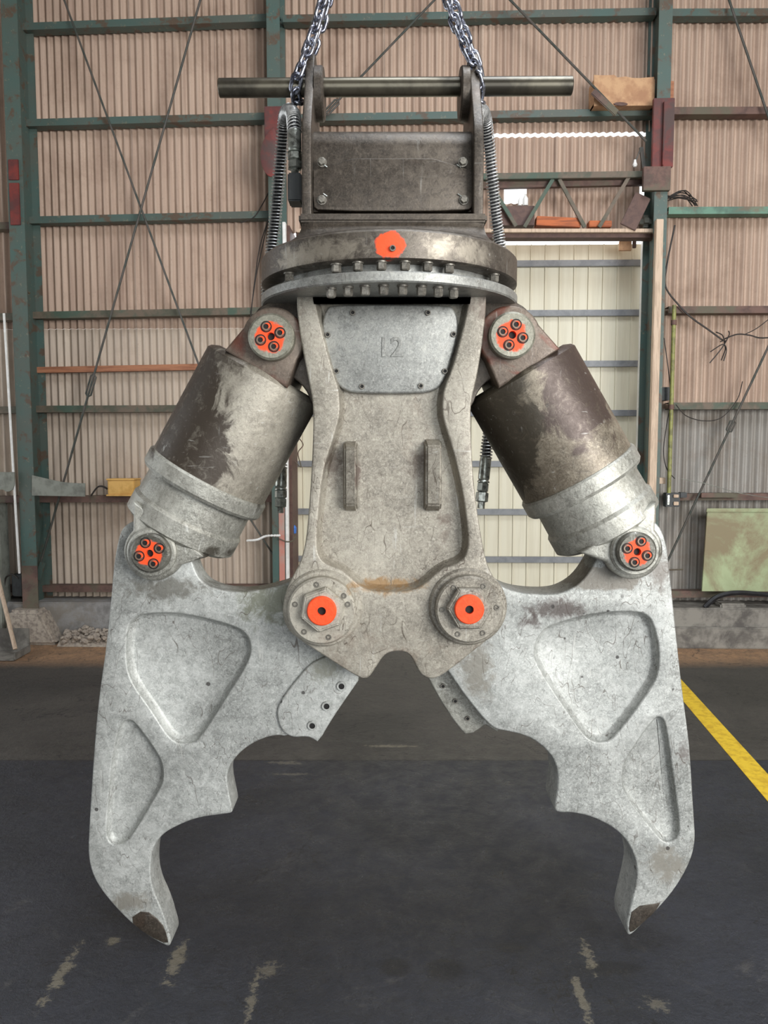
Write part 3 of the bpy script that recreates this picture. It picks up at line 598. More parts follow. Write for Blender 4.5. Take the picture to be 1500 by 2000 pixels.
# pale green board and hose at right
gb = empty('green_board', W3(*W(1440, 1155, .2), .18), 'pale green stained board standing on the lowest rail', 'board')
m = fplate([(1382, 993, 's'), (1800, 993, 's'), (1800, 1157, 's'), (1371, 1155, 's')], [], 6.40, .02, .003, it=0); m.build('panel', M_BOARD, gb)
m = fplate([(1381, 993, 's'), (1800, 993, 's'), (1800, 1001, 's'), (1380, 1000, 's')], [], 6.39, .01, .002, it=0); m.build('top_batten', M_BOARD, gb)
cable([(1376, 1186), (1400, 1166), (1435, 1158), (1480, 1160), (1560, 1168)], .32, .022, 'thick black hose lying on the right concrete kerb', M_RUBBER, 'rubber_hose')
m = MB(); m.wbox(W(1405, 1185, .3)[0], W(1455, 1185, .3)[0], W(1430, 1192, .3)[1], W(1430, 1178, .3)[1], .2, .33); o = m.build('stone_slab', M_CONCD, bevel=.012); tag(o, 'flat stone slab on the kerb beside the black hose', 'slab')
# plinths
pl = MB(); pl.wbox(W(1262, 1200, .12)[0], 7.0, 0, W(1400, 1188, .35)[1], -.1, .35); o = pl.build('trim_7', M_CONCD, bevel=.01); tag(o, kind='structure')
pl = MB(); pl.wbox(W(1262, 1225, .12)[0], 7.0, 0, W(1400, 1226, .38)[1], .33, .38); o = pl.build('trim_8', M_CONCD, bevel=.01); tag(o, kind='structure')
pl = MB(); pl.wbox(-6.8, uDL, 0, W(200, 1178, .3)[1], -.1, .28); o = pl.build('trim_9', M_CONC, bevel=.01); tag(o, kind='structure')
# rubble: footing of broken concrete under the left column and along the plinth
def rock(mb, c, r, seed):
    bm = bmesh.new(); bmesh.ops.create_icosphere(bm, subdivisions=2, radius=1)
    for v in bm.verts:
        k = 1 + .55 * mnoise.noise(v.co * 1.3 + Vector((seed * 3.1, seed, 0))); v.co = Vector((v.co.x * r[0] * k, v.co.y * r[1] * k, v.co.z * r[2] * k)) + c
    mb.add([v.co.copy() for v in bm.verts], [tuple(v.index for v in f.verts) for f in bm.faces]); bm.free()
ft = MB(); q = [(-.20, .0), (.26, .0), (.12, .30), (-.16, .30)]; uc = (a0 + a1) / 2
vs = [W3(uc + x, z, o_) for o_ in (.1, .44) for (x, z) in q]
ft.add(vs, [(0, 1, 2, 3), (7, 6, 5, 4), (0, 4, 5, 1), (1, 5, 6, 2), (2, 6, 7, 3), (3, 7, 4, 0)])
o = ft.build('concrete_footing', M_STONE, bevel=.03, seg=3); tag(o, 'cracked concrete footing under the far left column', 'footing')
rb = MB()
for i in range(420):
    u = random.uniform(uc + .30, W(300, 1240, .4)[0]); of = random.uniform(.28, .44); hh = max(0, .13 - (of - .3) * .4)
    r = random.uniform(.008, .030); rock(rb, W3(u, random.uniform(0, hh), of), (r, r * .9, r * .75), i)
hb = [(.28, 0), (.28, .12), (.36, .09), (.46, 0)]; u0_, u1_ = uc + .27, W(310, 1240, .4)[0]
rb.add([W3(uu, z * .8, o_) for uu in (u0_, u1_) for (o_, z) in hb], [(0, 1, 2, 3), (7, 6, 5, 4), (0, 4, 5, 1), (1, 5, 6, 2), (2, 6, 7, 3), (3, 7, 4, 0)])
o = rb.build('concrete_rubble', M_STONE, ang=20); tag(o, 'loose broken concrete heaped along the left plinth', 'rubble', kind='stuff')
# yellow line
a = F(1336, 1356); b = F(1525, 1570); c = F(1350, 1352); d = F(1560, 1558); e = (b - a).normalized(); sd = Vector((e.y, -e.x, 0)) * .055
pa = F(1330, 1345); pb = F(1512, 1552) + (F(1512, 1552) - F(1330, 1345)) * .8; pa = pa - (pb - pa) * .2
m = MB(); sd = (pb - pa).normalized().cross(Vector((0, 0, 1))) * .058; vs = [pa - sd, pa + sd, pb + sd, pb - sd]
m.add([v + Vector((0, 0, z)) for z in (0, .002) for v in vs], [(0, 1, 2, 3), (7, 6, 5, 4), (0, 4, 5, 1), (1, 5, 6, 2), (2, 6, 7, 3), (3, 7, 4, 0)])
o = m.build('painted_line', M_YLINE, ang=0); tag(o, 'yellow line painted on the dark floor at the right', 'floor line')

# ================================================================== THE DEMOLITION SHEAR
YP = 2.28            # front of the pin caps
YC = 2.50            # middle plane
SH = empty('demolition_shear', (P(760, 1300, YC).x, YC, P(760, 1846, 2.42).z), 'huge worn steel demolition shear with open jaws hanging from chains', 'demolition shear')
FR = Vector((0, -1, 0))
# shared small meshes, local, facing -Y
def hexhead(r, h, washer=True):
    m = MB(); 
    if washer: m.lathe([(0, r * 1.25), (h * .2, r * 1.25)], (0, 0, 0), FR, 20)
    m.lathe([(h * .1, r), (h * .9, r), (h, r * .86)], (0, 0, 0), FR, 6, ph=random.random()); return m
ME_HEX = hexhead(.0115, .013).mesh('hex_bolt', ang=30); ME_HEX.materials.append(M_BOLT)
ME_HEXD = None
def sock(r, depth=.008, mat=None):
    m = MB(); m.lathe([(0, r), (.003, r), (.004, r * .93), (.004, r * .60), (.001, r * .56), (.001, 0)], (0, 0, 0), FR, 18); me = m.mesh('socket_bolt', ang=30); me.materials.append(mat); me.materials.append(M_HOLE)
    for p in me.polygons:
        c_ = p.center; p.material_index = 1 if math.hypot(c_.x, c_.z) < r * .585 else 0
    return me
ME_SOCK = sock(.0125, .012, M_BOLT_OR); ME_SOCKP = sock(.0125, .012, M_BOLT); ME_SOCKS = sock(.0085, .008, M_BOLT)
ME_SOCKB = sock(.0155, .012, M_JAW)
ring_m = MB().lathe([(0, .0165), (.0022, .0165), (.0022, .0135), (0, .0135)], (0, 0, 0), FR, 24); ME_GAP = ring_m.mesh('counterbore', ang=30); ME_GAP.materials.append(M_HOLE)

# ---- jaws
YJ = 2.40; TJ = .145; YJB = YJ + TJ
LJ = [(261, 1016), (239, 1030), (231, 1052), (222, 1100), (217, 1165), (207, 1264), (191, 1373), (182, 1482), (174, 1607), (171, 1672), (181, 1712), (205, 1750), (250, 1799), (289, 1829), (322, 1847), (331, 1849), (334, 1840), (331, 1825),
       (336, 1780, 'x'), (316, 1735, 'x'), (312, 1697, 'x'), (316, 1658, 'x'), (334, 1630, 'x'), (367, 1611, 'x'), (402, 1597, 'x'), (455, 1590, 'x'), (466, 1588, 'x'), (466, 1578, 'x'), (456, 1529, 'x'), (457, 1506, 'x'),
      (467, 1486, 'x'), (484, 1466, 'x'), (510, 1448, 'x'), (546, 1435, 'x'), (575, 1440, 'x'), (640, 1370), (690, 1320), (700, 1250), (660, 1120), (600, 1112), (575, 1122, 'b'), (545, 1133, 'b'), (500, 1143, 'b'), (455, 1146, 'b'), (410, 1136, 'b'), (386, 1118, 'b'), (372, 1080, 'b'), (350, 1040), (300, 1012)]
LPB = [(254, 1213), (277, 1198), (351, 1196), (456, 1221), (484, 1240), (491, 1268), (484, 1295), (449, 1350), (392, 1441), (374, 1453), (349, 1453), (328, 1439), (297, 1389), (257, 1334), (246, 1295), (247, 1240)]
LPS = [(234, 1412), (252, 1405), (266, 1414), (312, 1478), (319, 1506), (317, 1529), (307, 1550), (257, 1634), (238, 1650), (218, 1650), (207, 1632), (210, 1588), (217, 1490)]
RJ = [(1263, 1006), (1288, 1026), (1301, 1057), (1307, 1100), (1324, 1268), (1334, 1356), (1344, 1428), (1349, 1480), (1356, 1600), (1359, 1640), (1350, 1682), (1320, 1736), (1280, 1782), (1256, 1804), (1234, 1826), (1226, 1827), (1225, 1815),
      (1224, 1800),  (1215, 1724, 'x'), (1217, 1694, 'x'), (1207, 1658, 'x'), (1184, 1624, 'x'), (1136, 1596, 'x'), (1096, 1587, 'x'), (1078, 1588, 'x'), (1065, 1585, 'x'), (1064, 1572, 'x'), (1071, 1532, 'x'), (1068, 1492, 'x'),
      (1048, 1462, 'x'), (1016, 1438, 'x'), (976, 1428, 'x'), (962, 1424), (920, 1375), (882, 1322), (850, 1270), (840, 1150), (930, 1112), (981, 1132, 'b'), (1018, 1143, 'b'), (1076, 1146, 'b'), (1107, 1140, 'b'), (1138, 1121, 'b'), (1162, 1088, 'b'), (1190, 1040), (1225, 1008)]
RPB = [(1056, 1236), (1080, 1219), (1168, 1196), (1245, 1194), (1268, 1203), (1279, 1225), (1287, 1262), (1288, 1304), (1276, 1340), (1200, 1442), (1180, 1451), (1156, 1448), (1136, 1430), (1048, 1300), (1042, 1268)]
RPS = [(1278, 1402), (1292, 1400), (1301, 1414), (1314, 1510), (1328, 1612), (1324, 1638), (1306, 1647), (1288, 1638), (1219, 1550), (1214, 1516), (1222, 1482)]
def grow(pts, k):
    cx = sum(p[0] for p in pts) / len(pts); cy = sum(p[1] for p in pts) / len(pts); return [(cx + (p[0] - cx) * k, cy + (p[1] - cy) * k) for p in pts]
def ring_loft(mb, pts, Ya, Yb, ka, kb, it=2):
    """sloping pocket wall from the lip (depth Ya) to the pocket floor (depth Yb), plus that floor"""
    A = xz(pts, Ya, None, it); cx = sum(p[0] for p in A) / len(A); cz = sum(p[1] for p in A) / len(A); n = len(A); vs = []
    def shrink(d):
        out = []
        for i in range(n):
            a = Vector(A[i - 1]); b = Vector(A[i]); c = Vector(A[(i + 1) % n]); t = (c - a).normalized(); nn = Vector((-t.y, t.x))
            if nn.dot(Vector((cx, cz)) - b) < 0: nn = -nn
            out.append(b + nn * d)
        return out
    rows = [(0, 0), (.15, .32), (.5, .75), (.85, .95), (1.0, 1.0)]
    for (kd, kz) in rows:
        S = shrink(ka + (kb - ka) * kd)
        for p in S: vs.append((p.x, Ya + (Yb - Ya) * kz, p.y))
    fs = [(r * n + i, r * n + (i + 1) % n, (r + 1) * n + (i + 1) % n, (r + 1) * n + i) for r in range(len(rows) - 1) for i in range(n)]
    fs.append(tuple((len(rows) - 1) * n + i for i in range(n))); mb.add(vs, fs)
def jaw(name, outl, pockets, mat, label, th):
    m = fplate(outl, pockets, YJ, th, .006, YJ + th)
    o = m.build(name, mat, SH, ang=40); o['label'] = label
    for p, dp, wd in zip(pockets, (.032, .024), (.018, .014)):
        k = MB(); ring_loft(k, p, YJ + .003, YJ + dp, -.002, wd); s_ = k.build('pocket', mat, o, ang=40)
    return o
jl = jaw('jaw', LJ, [LPB, LPS], M_JAW, 'left jaw with a bolted blade holder', .105)
jr = jaw('jaw', RJ, [RPB, RPS], M_JAW, 'right jaw with a set back blade', .145)
# left blade holder (raised pad, three bolts)
m = fplate([(615, 1285), (573, 1334), (546, 1372), (539, 1396), (549, 1428), (572, 1442), (601, 1438), (620, 1449, 's'), (629, 1438, 's'), (650, 1402), (700, 1330, 's'), (700, 1270)], [], YJ - .012, .06, .006)
bl = m.build('blade_holder', M_JAW, jl, ang=40)
for (x, y) in ((667, 1340), (638, 1379), (610, 1417)):
    c = P(x, y, YJ - .014); put(ME_SOCKB, 'socket_bolt', c, jl)
# right blade, set back
m = fplate([(835, 1322, 's'), (858, 1365), (886, 1408), (908, 1434, 's'), (925, 1432, 's'), (948, 1416, 's'), (972, 1430, 's'), (985, 1390), (900, 1290), (850, 1290)], [], YJ + .065, .06, .005)
m.build('shear_blade', M_GUARD, jr, ang=40)
for (x, y) in ((865, 1340), (889, 1369), (913, 1403)): put(ME_SOCKS, 'socket_bolt', P(x, y, YJ + .063), jr)
# tip wear caps
m = fplate([(250, 1797), (289, 1828), (329, 1846), (326, 1828), (316, 1802), (282, 1776)], [], YJ - .0025, .01, .002, it=1); m.build('worn_tip', M_DARK, jl)
m = fplate([(1256, 1803), (1232, 1824), (1228, 1812), (1236, 1772), (1290, 1764, 's'), (1280, 1781)], [], YJ - .0025, .01, .002, it=1); m.build('worn_tip', M_DARK, jr)

# ---- body
YB0 = 2.30; TB = .075
BODY = [(580, 566, 's'), (579, 600), (586, 660), (600, 730), (610, 780), (612, 812), (611, 860), (609, 907), (604, 985), (598, 1054), (588, 1096), (570, 1128), (556, 1160), (551, 1192), (556, 1220), (572, 1242), (640, 1286), (700, 1324), (716, 1327), (727, 1316), (739, 1296), (750, 1280), (764, 1273), (788, 1272), (802, 1280), (811, 1298), (822, 1318), (836, 1326), (854, 1325), (880, 1308),
        (951, 1251), (975, 1232), (988, 1205), (988, 1180), (976, 1148), (955, 1112), (945, 1078), (933, 1005), (926, 950), (921, 880), (919, 812), (921, 780), (932, 735), (944, 660), (950, 600), (950, 566, 's')]
REC = [(613, 572, 's'), (620, 610), (634, 665), (648, 718), (662, 758), (665, 800), (661, 826), (644, 877), (630, 928), (622, 1000), (618, 1051), (621, 1085), (638, 1103), (668, 1113), (692, 1134), (713, 1151), (738, 1156), (803, 1155), (828, 1142), (846, 1124), (868, 1108), (900, 1098), (914, 1078), (914, 1036), (903, 956), (884, 877), (866, 822), (863, 795), (866, 760), (884, 718), (898, 665), (912, 610), (917, 572, 's')]
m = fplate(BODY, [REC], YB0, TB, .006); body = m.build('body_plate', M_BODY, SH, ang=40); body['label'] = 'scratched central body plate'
k = MB(); ring_loft(k, REC, YB0 + .003, YB0 + .055, -.002, .013); k.build('recess', M_BODY, body, ang=40)
# thickness of the body above the jaws, and rear plate
CORE = [(590, 584, 's'), (600, 660), (622, 780), (622, 900), (612, 1020), (640, 1070), (890, 1070), (922, 1020), (908, 900), (908, 780), (930, 660), (940, 584, 's')]
m = fplate(CORE, [], YB0 + .08, .26, .004); m.build('body_core', M_DARK, SH, ang=40)
m = fplate(BODY, [], YB0 + .37, TB, .006, it=2); m.build('rear_plate', M_BODY, SH, ang=40)
# access cover
CV = [(650, 594), (636, 604), (627, 636), (638, 690), (652, 744), (676, 766), (720, 769), (800, 769), (846, 766), (868, 746), (886, 690), (897, 640), (890, 606), (874, 594)]
m = fplate(CV, [], YB0 + .030, .03, .007); cvr = m.build('access_cover', M_COVER, body, ang=40); cvr['label'] = 'grey bolted access cover'
for (x, y) in ((689, 611), (836, 611), (640, 654), (886, 653), (657, 725), (869, 725), (707, 755), (822, 754)): put(ME_SOCKS, 'socket_bolt', P(x, y, YB0 + .028), body)
# raised figures on the cover
fc = bpy.data.curves.new('figures', 'FONT'); fc.body = '12'; fc.size = .08; fc.extrude = .002; fc.bevel_depth = .0014; fc.align_x = 'CENTER'
fo = bpy.data.objects.new('figures', fc); col.objects.link(fo); dg = bpy.context.evaluated_depsgraph_get(); fm = bpy.data.meshes.new_from_object(fo.evaluated_get(dg)); bpy.data.objects.remove(fo)
fm.materials.append(M_COVER); o = put(fm, 'raised_number', P(762, 696, YB0 + .0305), body, (PI / 2, 0, 0))
# two lugs in the recess
for (x0, x1, y0, y1) in ((668, 698, 868, 994), (829, 864, 864, 994)):
    Yf = YB0 - .005; a = P(x0, y0, Yf); b = P(x1, y1, Yf); m = MB(); Yb = YB0 + .056
    vs = [(a.x, Yb, a.z + .012), (a.x + .006, Yf + .012, a.z - .010), (a.x + .006, Yf + .012, b.z + .010), (a.x, Yb, b.z - .012), (b.x, Yb, a.z + .012), (b.x - .002, Yf, a.z - .010), (b.x - .002, Yf, b.z + .010), (b.x, Yb, b.z - .012)]
    m.add(vs, [(0, 1, 2, 3), (7, 6, 5, 4), (0, 4, 5, 1), (1, 5, 6, 2), (2, 6, 7, 3), (3, 7, 4, 0)]); m.build('recess_lug', M_BODY, body, bevel=.006, seg=3)
# shoulder brackets carrying the cylinder pins
for pts in ([(524, 590, 's'), (500, 604), (488, 640), (520, 700), (560, 728), (598, 758), (612, 800), (640, 800, 's'), (640, 585, 's'), (528, 586, 's')],
            [(1008, 590, 's'), (1032, 604), (1042, 640), (1012, 700), (975, 728), (935, 758), (920, 800), (892, 800, 's'), (892, 585, 's'), (1004, 586, 's')]):
    for Y_ in (2.395, 2.60):
        m = fplate(pts, [], Y_, .05, .004); m.build('shoulder_bracket', M_DARK, SH, ang=40)

# ---- central pivots
for (x, y, hx, holes, lb) in ((628, 1194, .35, (100, 15, 35, 165, 230, 285), 'left pivot with orange centre'), (917, 1191, .0, (125, 60, 180, 5, 300, 245), 'right pivot with orange centre')):
    c = P(x, y, YB0 - .05); px = .00152
    m = MB().lathe([(0, .118), (.012, .118), (.018, .112), (.018, .101), (.052, .101), (.058, .095), (.058, 0)], (c.x, YB0 + .006, c.z), FR, 64)
    pv = m.build('pivot_boss', M_BODY, SH, ang=30); pv['label'] = lb
    cc = P(x, y, YB0 - .052)
    for a in holes:
        an = math.radians(a); put(ME_SOCKS, 'socket_bolt', (cc.x + .081 * math.cos(an), YB0 - .051, cc.z + .081 * math.sin(an)), pv)
    c2_ = P(x + 1, y - 1, YB0 - .085); m = MB().lathe([(0, .069), (.028, .069), (.036, .061), (.036, .03)], (c2_.x, YB0 - .05, c2_.z), FR, 6, ph=hx); m.build('hex_nut', M_BODY, pv, ang=20, bevel=.003)
    c3_ = P(x, y, YB0 - .10); m = MB().lathe([(0, .043), (.012, .043), (.015, .040), (.015, .0125), (-.02, .0120), (-.02, 0)], (c3_.x, YB0 - .085, c3_.z), FR, 40); m.build('orange_plug', M_ORANGE, pv, ang=30)
    m = MB().lathe([(0, .0122), (.001, .0122)], (c3_.x, YB0 - .0875, c3_.z), FR, 16); m.build('grease_hole', M_HOLE, pv)

# ---- cylinders
def cylinder(top_mid, d, up_pin, lo_pin, wpx, mat, cap_mat_lo, label, rots):
    d = Vector(d).normalized(); mp = 1 / 1500 * YC
    A = P(top_mid[0], top_mid[1], YC); B = P(top_mid[0] + d.x * 340, top_mid[1] + d.y * 340, YC); ax = (B - A).normalized(); k = (B - A).length / 340
    R = wpx / 2 * mp * .985
    prof = [(-4 * k, 0), (-4 * k, R - .03), (2 * k, R - .008), (8 * k, R), (224 * k, R)]
    m = MB().lathe(prof, A, ax, 72); cy = m.build('cylinder_barrel', mat, SH, ang=30); cy['label'] = label
    prof = [(222 * k, R - .01), (224 * k, R + .004), (228 * k, R + .009), (252 * k, R + .009), (258 * k, R + .002), (259 * k, R - .02)]
    MB().lathe(prof, A, ax, 72).build('cylinder_collar', M_GUARD, SH, ang=30)
    R2 = R * .90
    prof = [(250 * k, R2 - .01), (256 * k, R2), (306 * k, R2 + .002), (313 * k, R2 + .010), (345 * k, R2 + .010), (352 * k, R2 - .006), (354 * k, 0)]
    g = MB().lathe(prof, A, ax, 72); gd = g.build('rod_guard', M_GUARD, SH, ang=30); gd['label'] = 'scuffed rod guard under the ' + label
    # upper eye: block with a round end
    U = P(up_pin[0], up_pin[1], YP); side = Vector((ax.z, 0, -ax.x))
    def eye(cw, r, topc, hw, Y0, t, mt, nm, extra=0.0, par=SH, bev=.008):
        """capsule outline from circle at cw to a straight end at topc with half width hw"""
        cx, cz = cw.x, cw.z; dirv = Vector((topc.x - cx, 0, topc.z - cz)); L = dirv.length; dirv.normalize(); sd = Vector((-dirv.z, 0, dirv.x))
        pts = []; n = 28
        for i in range(n + 1):
            an = math.radians(100) * (2 * i / n - 1); q = -dirv * math.cos(an) * r + sd * math.sin(an) * r; pts.append((cx + q.x, cz + q.z))
        q = Vector((topc.x, 0, topc.z)) + sd * hw; pts.append((q.x, q.z)); q = Vector((topc.x, 0, topc.z)) - sd * hw; pts.append((q.x, q.z))
        return plate(pts, [], t, bev, lambda u, v, w_: Vector((u, Y0 + t - w_, v))).build(nm, mt, par, ang=40)
    T = A + ax * .004; 
    eye(U, .094, T, .108, YP + .045, .32, M_EYE, 'upper_eye')
    Lp = P(lo_pin[0], lo_pin[1], YP + .03); E = A + ax * (335 * k)
    eye(Lp, .090, Vector((E.x, 0, E.z)), .140, YP + .06, .055, M_GUARD, 'lower_eye', bev=.012)
    eye(Lp, .090, Vector((E.x, 0, E.z)), .140, YC + .10, .055, M_GUARD, 'lower_eye', bev=.012)
    # step ring round lower pin
    MB().lathe([(0, .076), (.012, .076), (.017, .070), (.017, .05)], (Lp.x, YP + .062, Lp.z), FR, 48).build('pin_boss', M_GUARD, SH, ang=30)
    for (px, rr, Yf, mt, off, nm, sk) in ((up_pin, .068, YP, M_CAP, .05, 'upper', rots[0]), (lo_pin, .060, YP + .02, cap_mat_lo, .05, 'lower', rots[1])):
        c = P(px[0], px[1], Yf)
        m = MB().lathe([(-.05, rr), (-.006, rr), (0, rr - .006), (0, .0115), (-.02, .0105), (-.02, 0)], c, FR, 56)
        cp = m.build('pin_cap', mt, SH, org=c, ang=30); cp['label'] = 'round pin cap with orange paint'
        MB().lathe([(0, .0105), (.001, .0105)], c + Vector((0, .014, 0)), FR, 16).build('grease_hole', M_HOLE, cp)
        for (dx, dy) in sk:
            q = P(px[0] + dx, px[1] + dy, Yf); put(ME_GAP, 'counterbore', q + Vector((0, .0003, 0)), cp); put(ME_SOCK, 'socket_bolt', q + Vector((0, -.0005, 0)), cp)
    return cy
cylinder((518, 730), (-.477, .879), (529, 657), (292, 1081), 239, M_BARREL_L, M_CAPD, 'left cylinder barrel', [((-9, -19), (18, -7), (-20, 7), (6, 20)), ((-8, -21), (19, -10), (-20, 5), (8, 20))])
cylinder((1013, 729), (.495, .869), (1001, 654), (1245, 1078), 234, M_BARREL_R, M_CAPD, 'right cylinder barrel', [((7, -20), (-19, -6), (20, 6), (-7, 20)), ((7, -21), (-20, -7), (19, 7), (-6, 20))])

# ---- swing ring
YR = 2.50; XCR = P(760, 520, YR).x; RR = .402
zf = lambda py, Y: P(760, py, Y).z
zt_, zb_ = zf(442, YR - RR), zf(506, YR - RR)
ORG_R = Vector((XCR, YR, zb_))
op = P(763, 478, YR - RR) - ORG_R
M_RING = steel('ring_steel', (62, 56, 51), (84, 77, 70), (112, 105, 95), lines=.1, white=.95, spots=.1, rust=.1, metal=.45, rough=.4, orange=[(tuple(op), (.04, .1, .035), 1.0)], seed=27, pblobs=[(tuple(P(x, y, YR - RR + dy) - ORG_R), (rx, .6, .026), 1.0, (158, 150, 136)) for (x, y, dy, rx) in ((630, 492, .05, .10), (862, 480, .02, .04), (920, 492, .06, .05), (570, 505, .12, .04))])
m = MB().lathe([(0, RR - .07), (0, RR - .008), (.004, RR), (zt_ - zb_ - .012, RR), (zt_ - zb_ - .004, RR - .008), (zt_ - zb_, RR - .02), (zt_ - zb_, .2)], (XCR, YR, zb_), (0, 0, 1), 128)
rg = m.build('swing_ring', M_RING, SH, org=ORG_R, ang=30)
put(ME_SOCKS, 'grease_plug', P(767, 485, YR - RR - .004), rg)
zfl = zf(529, YR - .40); 
m = MB().lathe([(0, .345), (zb_ - zfl + .01, .345)], (XCR, YR, zfl - .005), (0, 0, 1), 96); m.build('bearing_race', M_COVER, SH, ang=30)
zfb = zf(551, YR - .40)
m = MB().lathe([(0, 0), (0, .40), (.004, .404), (zfl - zfb - .004, .404), (zfl - zfb, .40), (zfl - zfb, .2)], (XCR, YR, zfb), (0, 0, 1), 128)
# flange front slightly wider at the shoulders
fl = m.build('bolted_flange', M_COVER, SH, ang=30)
m = fplate([(526, 606, 's'), (526, 590, 's'), (600, 588, 's'), (930, 588, 's'), (1006, 590, 's'), (1006, 606, 's')], [], 2.40, .2, .004, it=0); m.build('flange_web', M_DARK, SH, ang=40)
def dbolt(x, y, Y, s, par):
    c = P(x, y, Y); m = MB().lathe([(0, .0155 * s), (-.004, .0155 * s)], c, (0, 0, 1), 18); m.lathe([(-.004, .013 * s), (-.020 * s, .013 * s), (-.024 * s, .010 * s)], c, (0, 0, 1), 6, ph=random.random()); m.build('hex_bolt', M_BOLT, par, ang=30)
for i in range(8):
    x = (647, 680, 713, 749, 786, 823, 856, 886)[i]; xx = P(x, 560, 2.15).x; Yb_ = YR - math.sqrt(.362 ** 2 - (xx * 1.0 - XCR) ** 2); 
    c = P(x, 560, Yb_); c.z = zfb; v = MB().lathe([(0, .0155), (-.005, .0155)], c, (0, 0, 1), 18); v.lathe([(-.005, .0135), (-.022, .0135), (-.026, .011)], c, (0, 0, 1), 6, ph=i); v.build('hex_bolt', M_BOLT, fl, ang=30)
for k_, (bx_, by_) in enumerate(((657, 520), (699, 515), (745, 512), (791, 512), (835, 515), (877, 520), (565, 546), (965, 546))):
    r_ = RR - .025; xw = 0
    for _ in range(12): yw = YR - math.sqrt(max(r_ * r_ - (xw - XCR) ** 2, 0)); xw = P(bx_, by_, yw).x
    an = math.atan2(yw - YR, xw - XCR)
    c = Vector((XCR + r_ * math.cos(an), YR + r_ * math.sin(an), zb_)); v = MB().lathe([(0, .016), (-.004, .016)], c, (0, 0, 1), 16); v.lathe([(-.004, .0135), (-.021, .0135), (-.024, .011)], c, (0, 0, 1), 6, ph=k_); v.build('hex_bolt', M_BOLT, rg, ang=30)

# ---- mounting bracket: skirt, platform, cheeks, box
YPF = 2.335; zp1 = zf(416, YPF); zp0 = zf(433, YPF); xa, xb = P(583, 425, YPF).x, P(952, 425, YPF).x; YPB = 2.78
xm = (xa + xb) / 2; vs = []; fs = []; N = 96; rows = 9
for r_ in range(rows):
    t = r_ / (rows - 1)
    for i in range(N):
        an = 2 * PI * i / N; cx, cy = math.cos(an), math.sin(an)
        A_ = Vector((XCR + (RR - .012) * cx, YR + (RR - .012) * cy)); hx_, hy_ = (xb - xa) / 2 - .008, (YPB - YPF) / 2 - .008; s_ = min(hx_ / max(abs(cx), 1e-6), hy_ / max(abs(cy), 1e-6))
        B_ = Vector((xm + s_ * cx, (YPF + YPB) / 2 + s_ * cy)); kk = 1 - (1 - t) ** 2.2; q = A_.lerp(B_, kk)
        vs.append((q.x, q.y, zt_ - .002 + (zp0 - zt_ + .003) * t))
for r_ in range(rows - 1):
    for i in range(N): fs.append((r_ * N + i, r_ * N + (i + 1) % N, (r_ + 1) * N + (i + 1) % N, (r_ + 1) * N + i))
mbk = MB().add(vs, fs); br = mbk.build('mounting_bracket', M_DARK, SH, ang=30)
m = MB().box((xa, YPF, zp0), (xb, YPB, zp1)); m.build('platform', M_DARK, br, bevel=.006)
def yzplate(prof, x0, t, bev): return plate(prof, [], t, bev, lambda u, v, w_: Vector((x0 + w_, u, v)))
BY = 2.53; zbar = P(750, 170, BY).z
yz = lambda py, Y: (Y, zf(py, Y))
for sgn, pxs in ((-1, (589, 608)), (1, (925, 945))):
    YF0 = 2.35; x0 = P(pxs[0], 330, YF0).x; x1 = P(pxs[1], 330, YF0).x; t = x1 - x0
    pr = chaikin([yz(418, YF0) + ('s',), yz(300, YF0), yz(262, YF0 + .005), yz(236, YF0 + .02), yz(150, YF0 + .13), yz(98, YF0 + .15), (BY + .04, zf(98, BY - .02)), (BY + .11, zbar + .04), (BY + .15, zbar - .10), (YPB - .06, zp1 + .2), (YPB - .02, zp1) + ('s',)], 2)
    yzplate(pr, x0, t, .005).build('cheek_plate', M_DARK, br, ang=40)
    xi = x1 if sgn < 0 else x0
    MB().lathe([(0, .080), (.022, .080), (.027, .075), (.027, .03)], (xi, BY, zbar - .022), (-sgn, 0, 0), 48).build('bar_boss', M_DARK, br, ang=30)
xi0, xi1 = P(609, 350, 2.41).x - .01, P(925, 350, 2.41).x + .01
YX = 2.41; pr = chaikin([yz(414, YX) + ('s',), yz(300, YX), yz(276, YX), (YX + .03, zf(262, YX + .06)), (YX + .09, zf(261, YX + .08)), (2.66, zf(261, YX + .08)) , (2.72, zp1 + .1), (2.72, zp1) + ('s',)], 2)
yzplate(pr, xi0, xi1 - xi0, .004).build('bracket_box', M_DARK, br, ang=40)
m = fplate([(612, 309), (923, 309), (925, 402), (912, 412), (624, 412), (610, 402)], [], YX - .022, .022, .003, it=1); bc = m.build('bolted_cover_plate', M_DARK, br, ang=40)
for (x, y) in ((629, 317), (904, 317), (629, 391), (906, 391)):
    put(ME_HEX, 'hex_bolt', P(x, y, YX - .024), br)
    c = P(x + (6 if x < 700 else -8), y + 7 if y < 350 else y - 10, YX - .026); MB().tube([c + Vector((-.006, 0, .004)), c + Vector((.006, 0, -.004))], .002, 6).build('split_pin', M_FIT, br)
# pin bosses and round pads seen on the inside of the cheeks

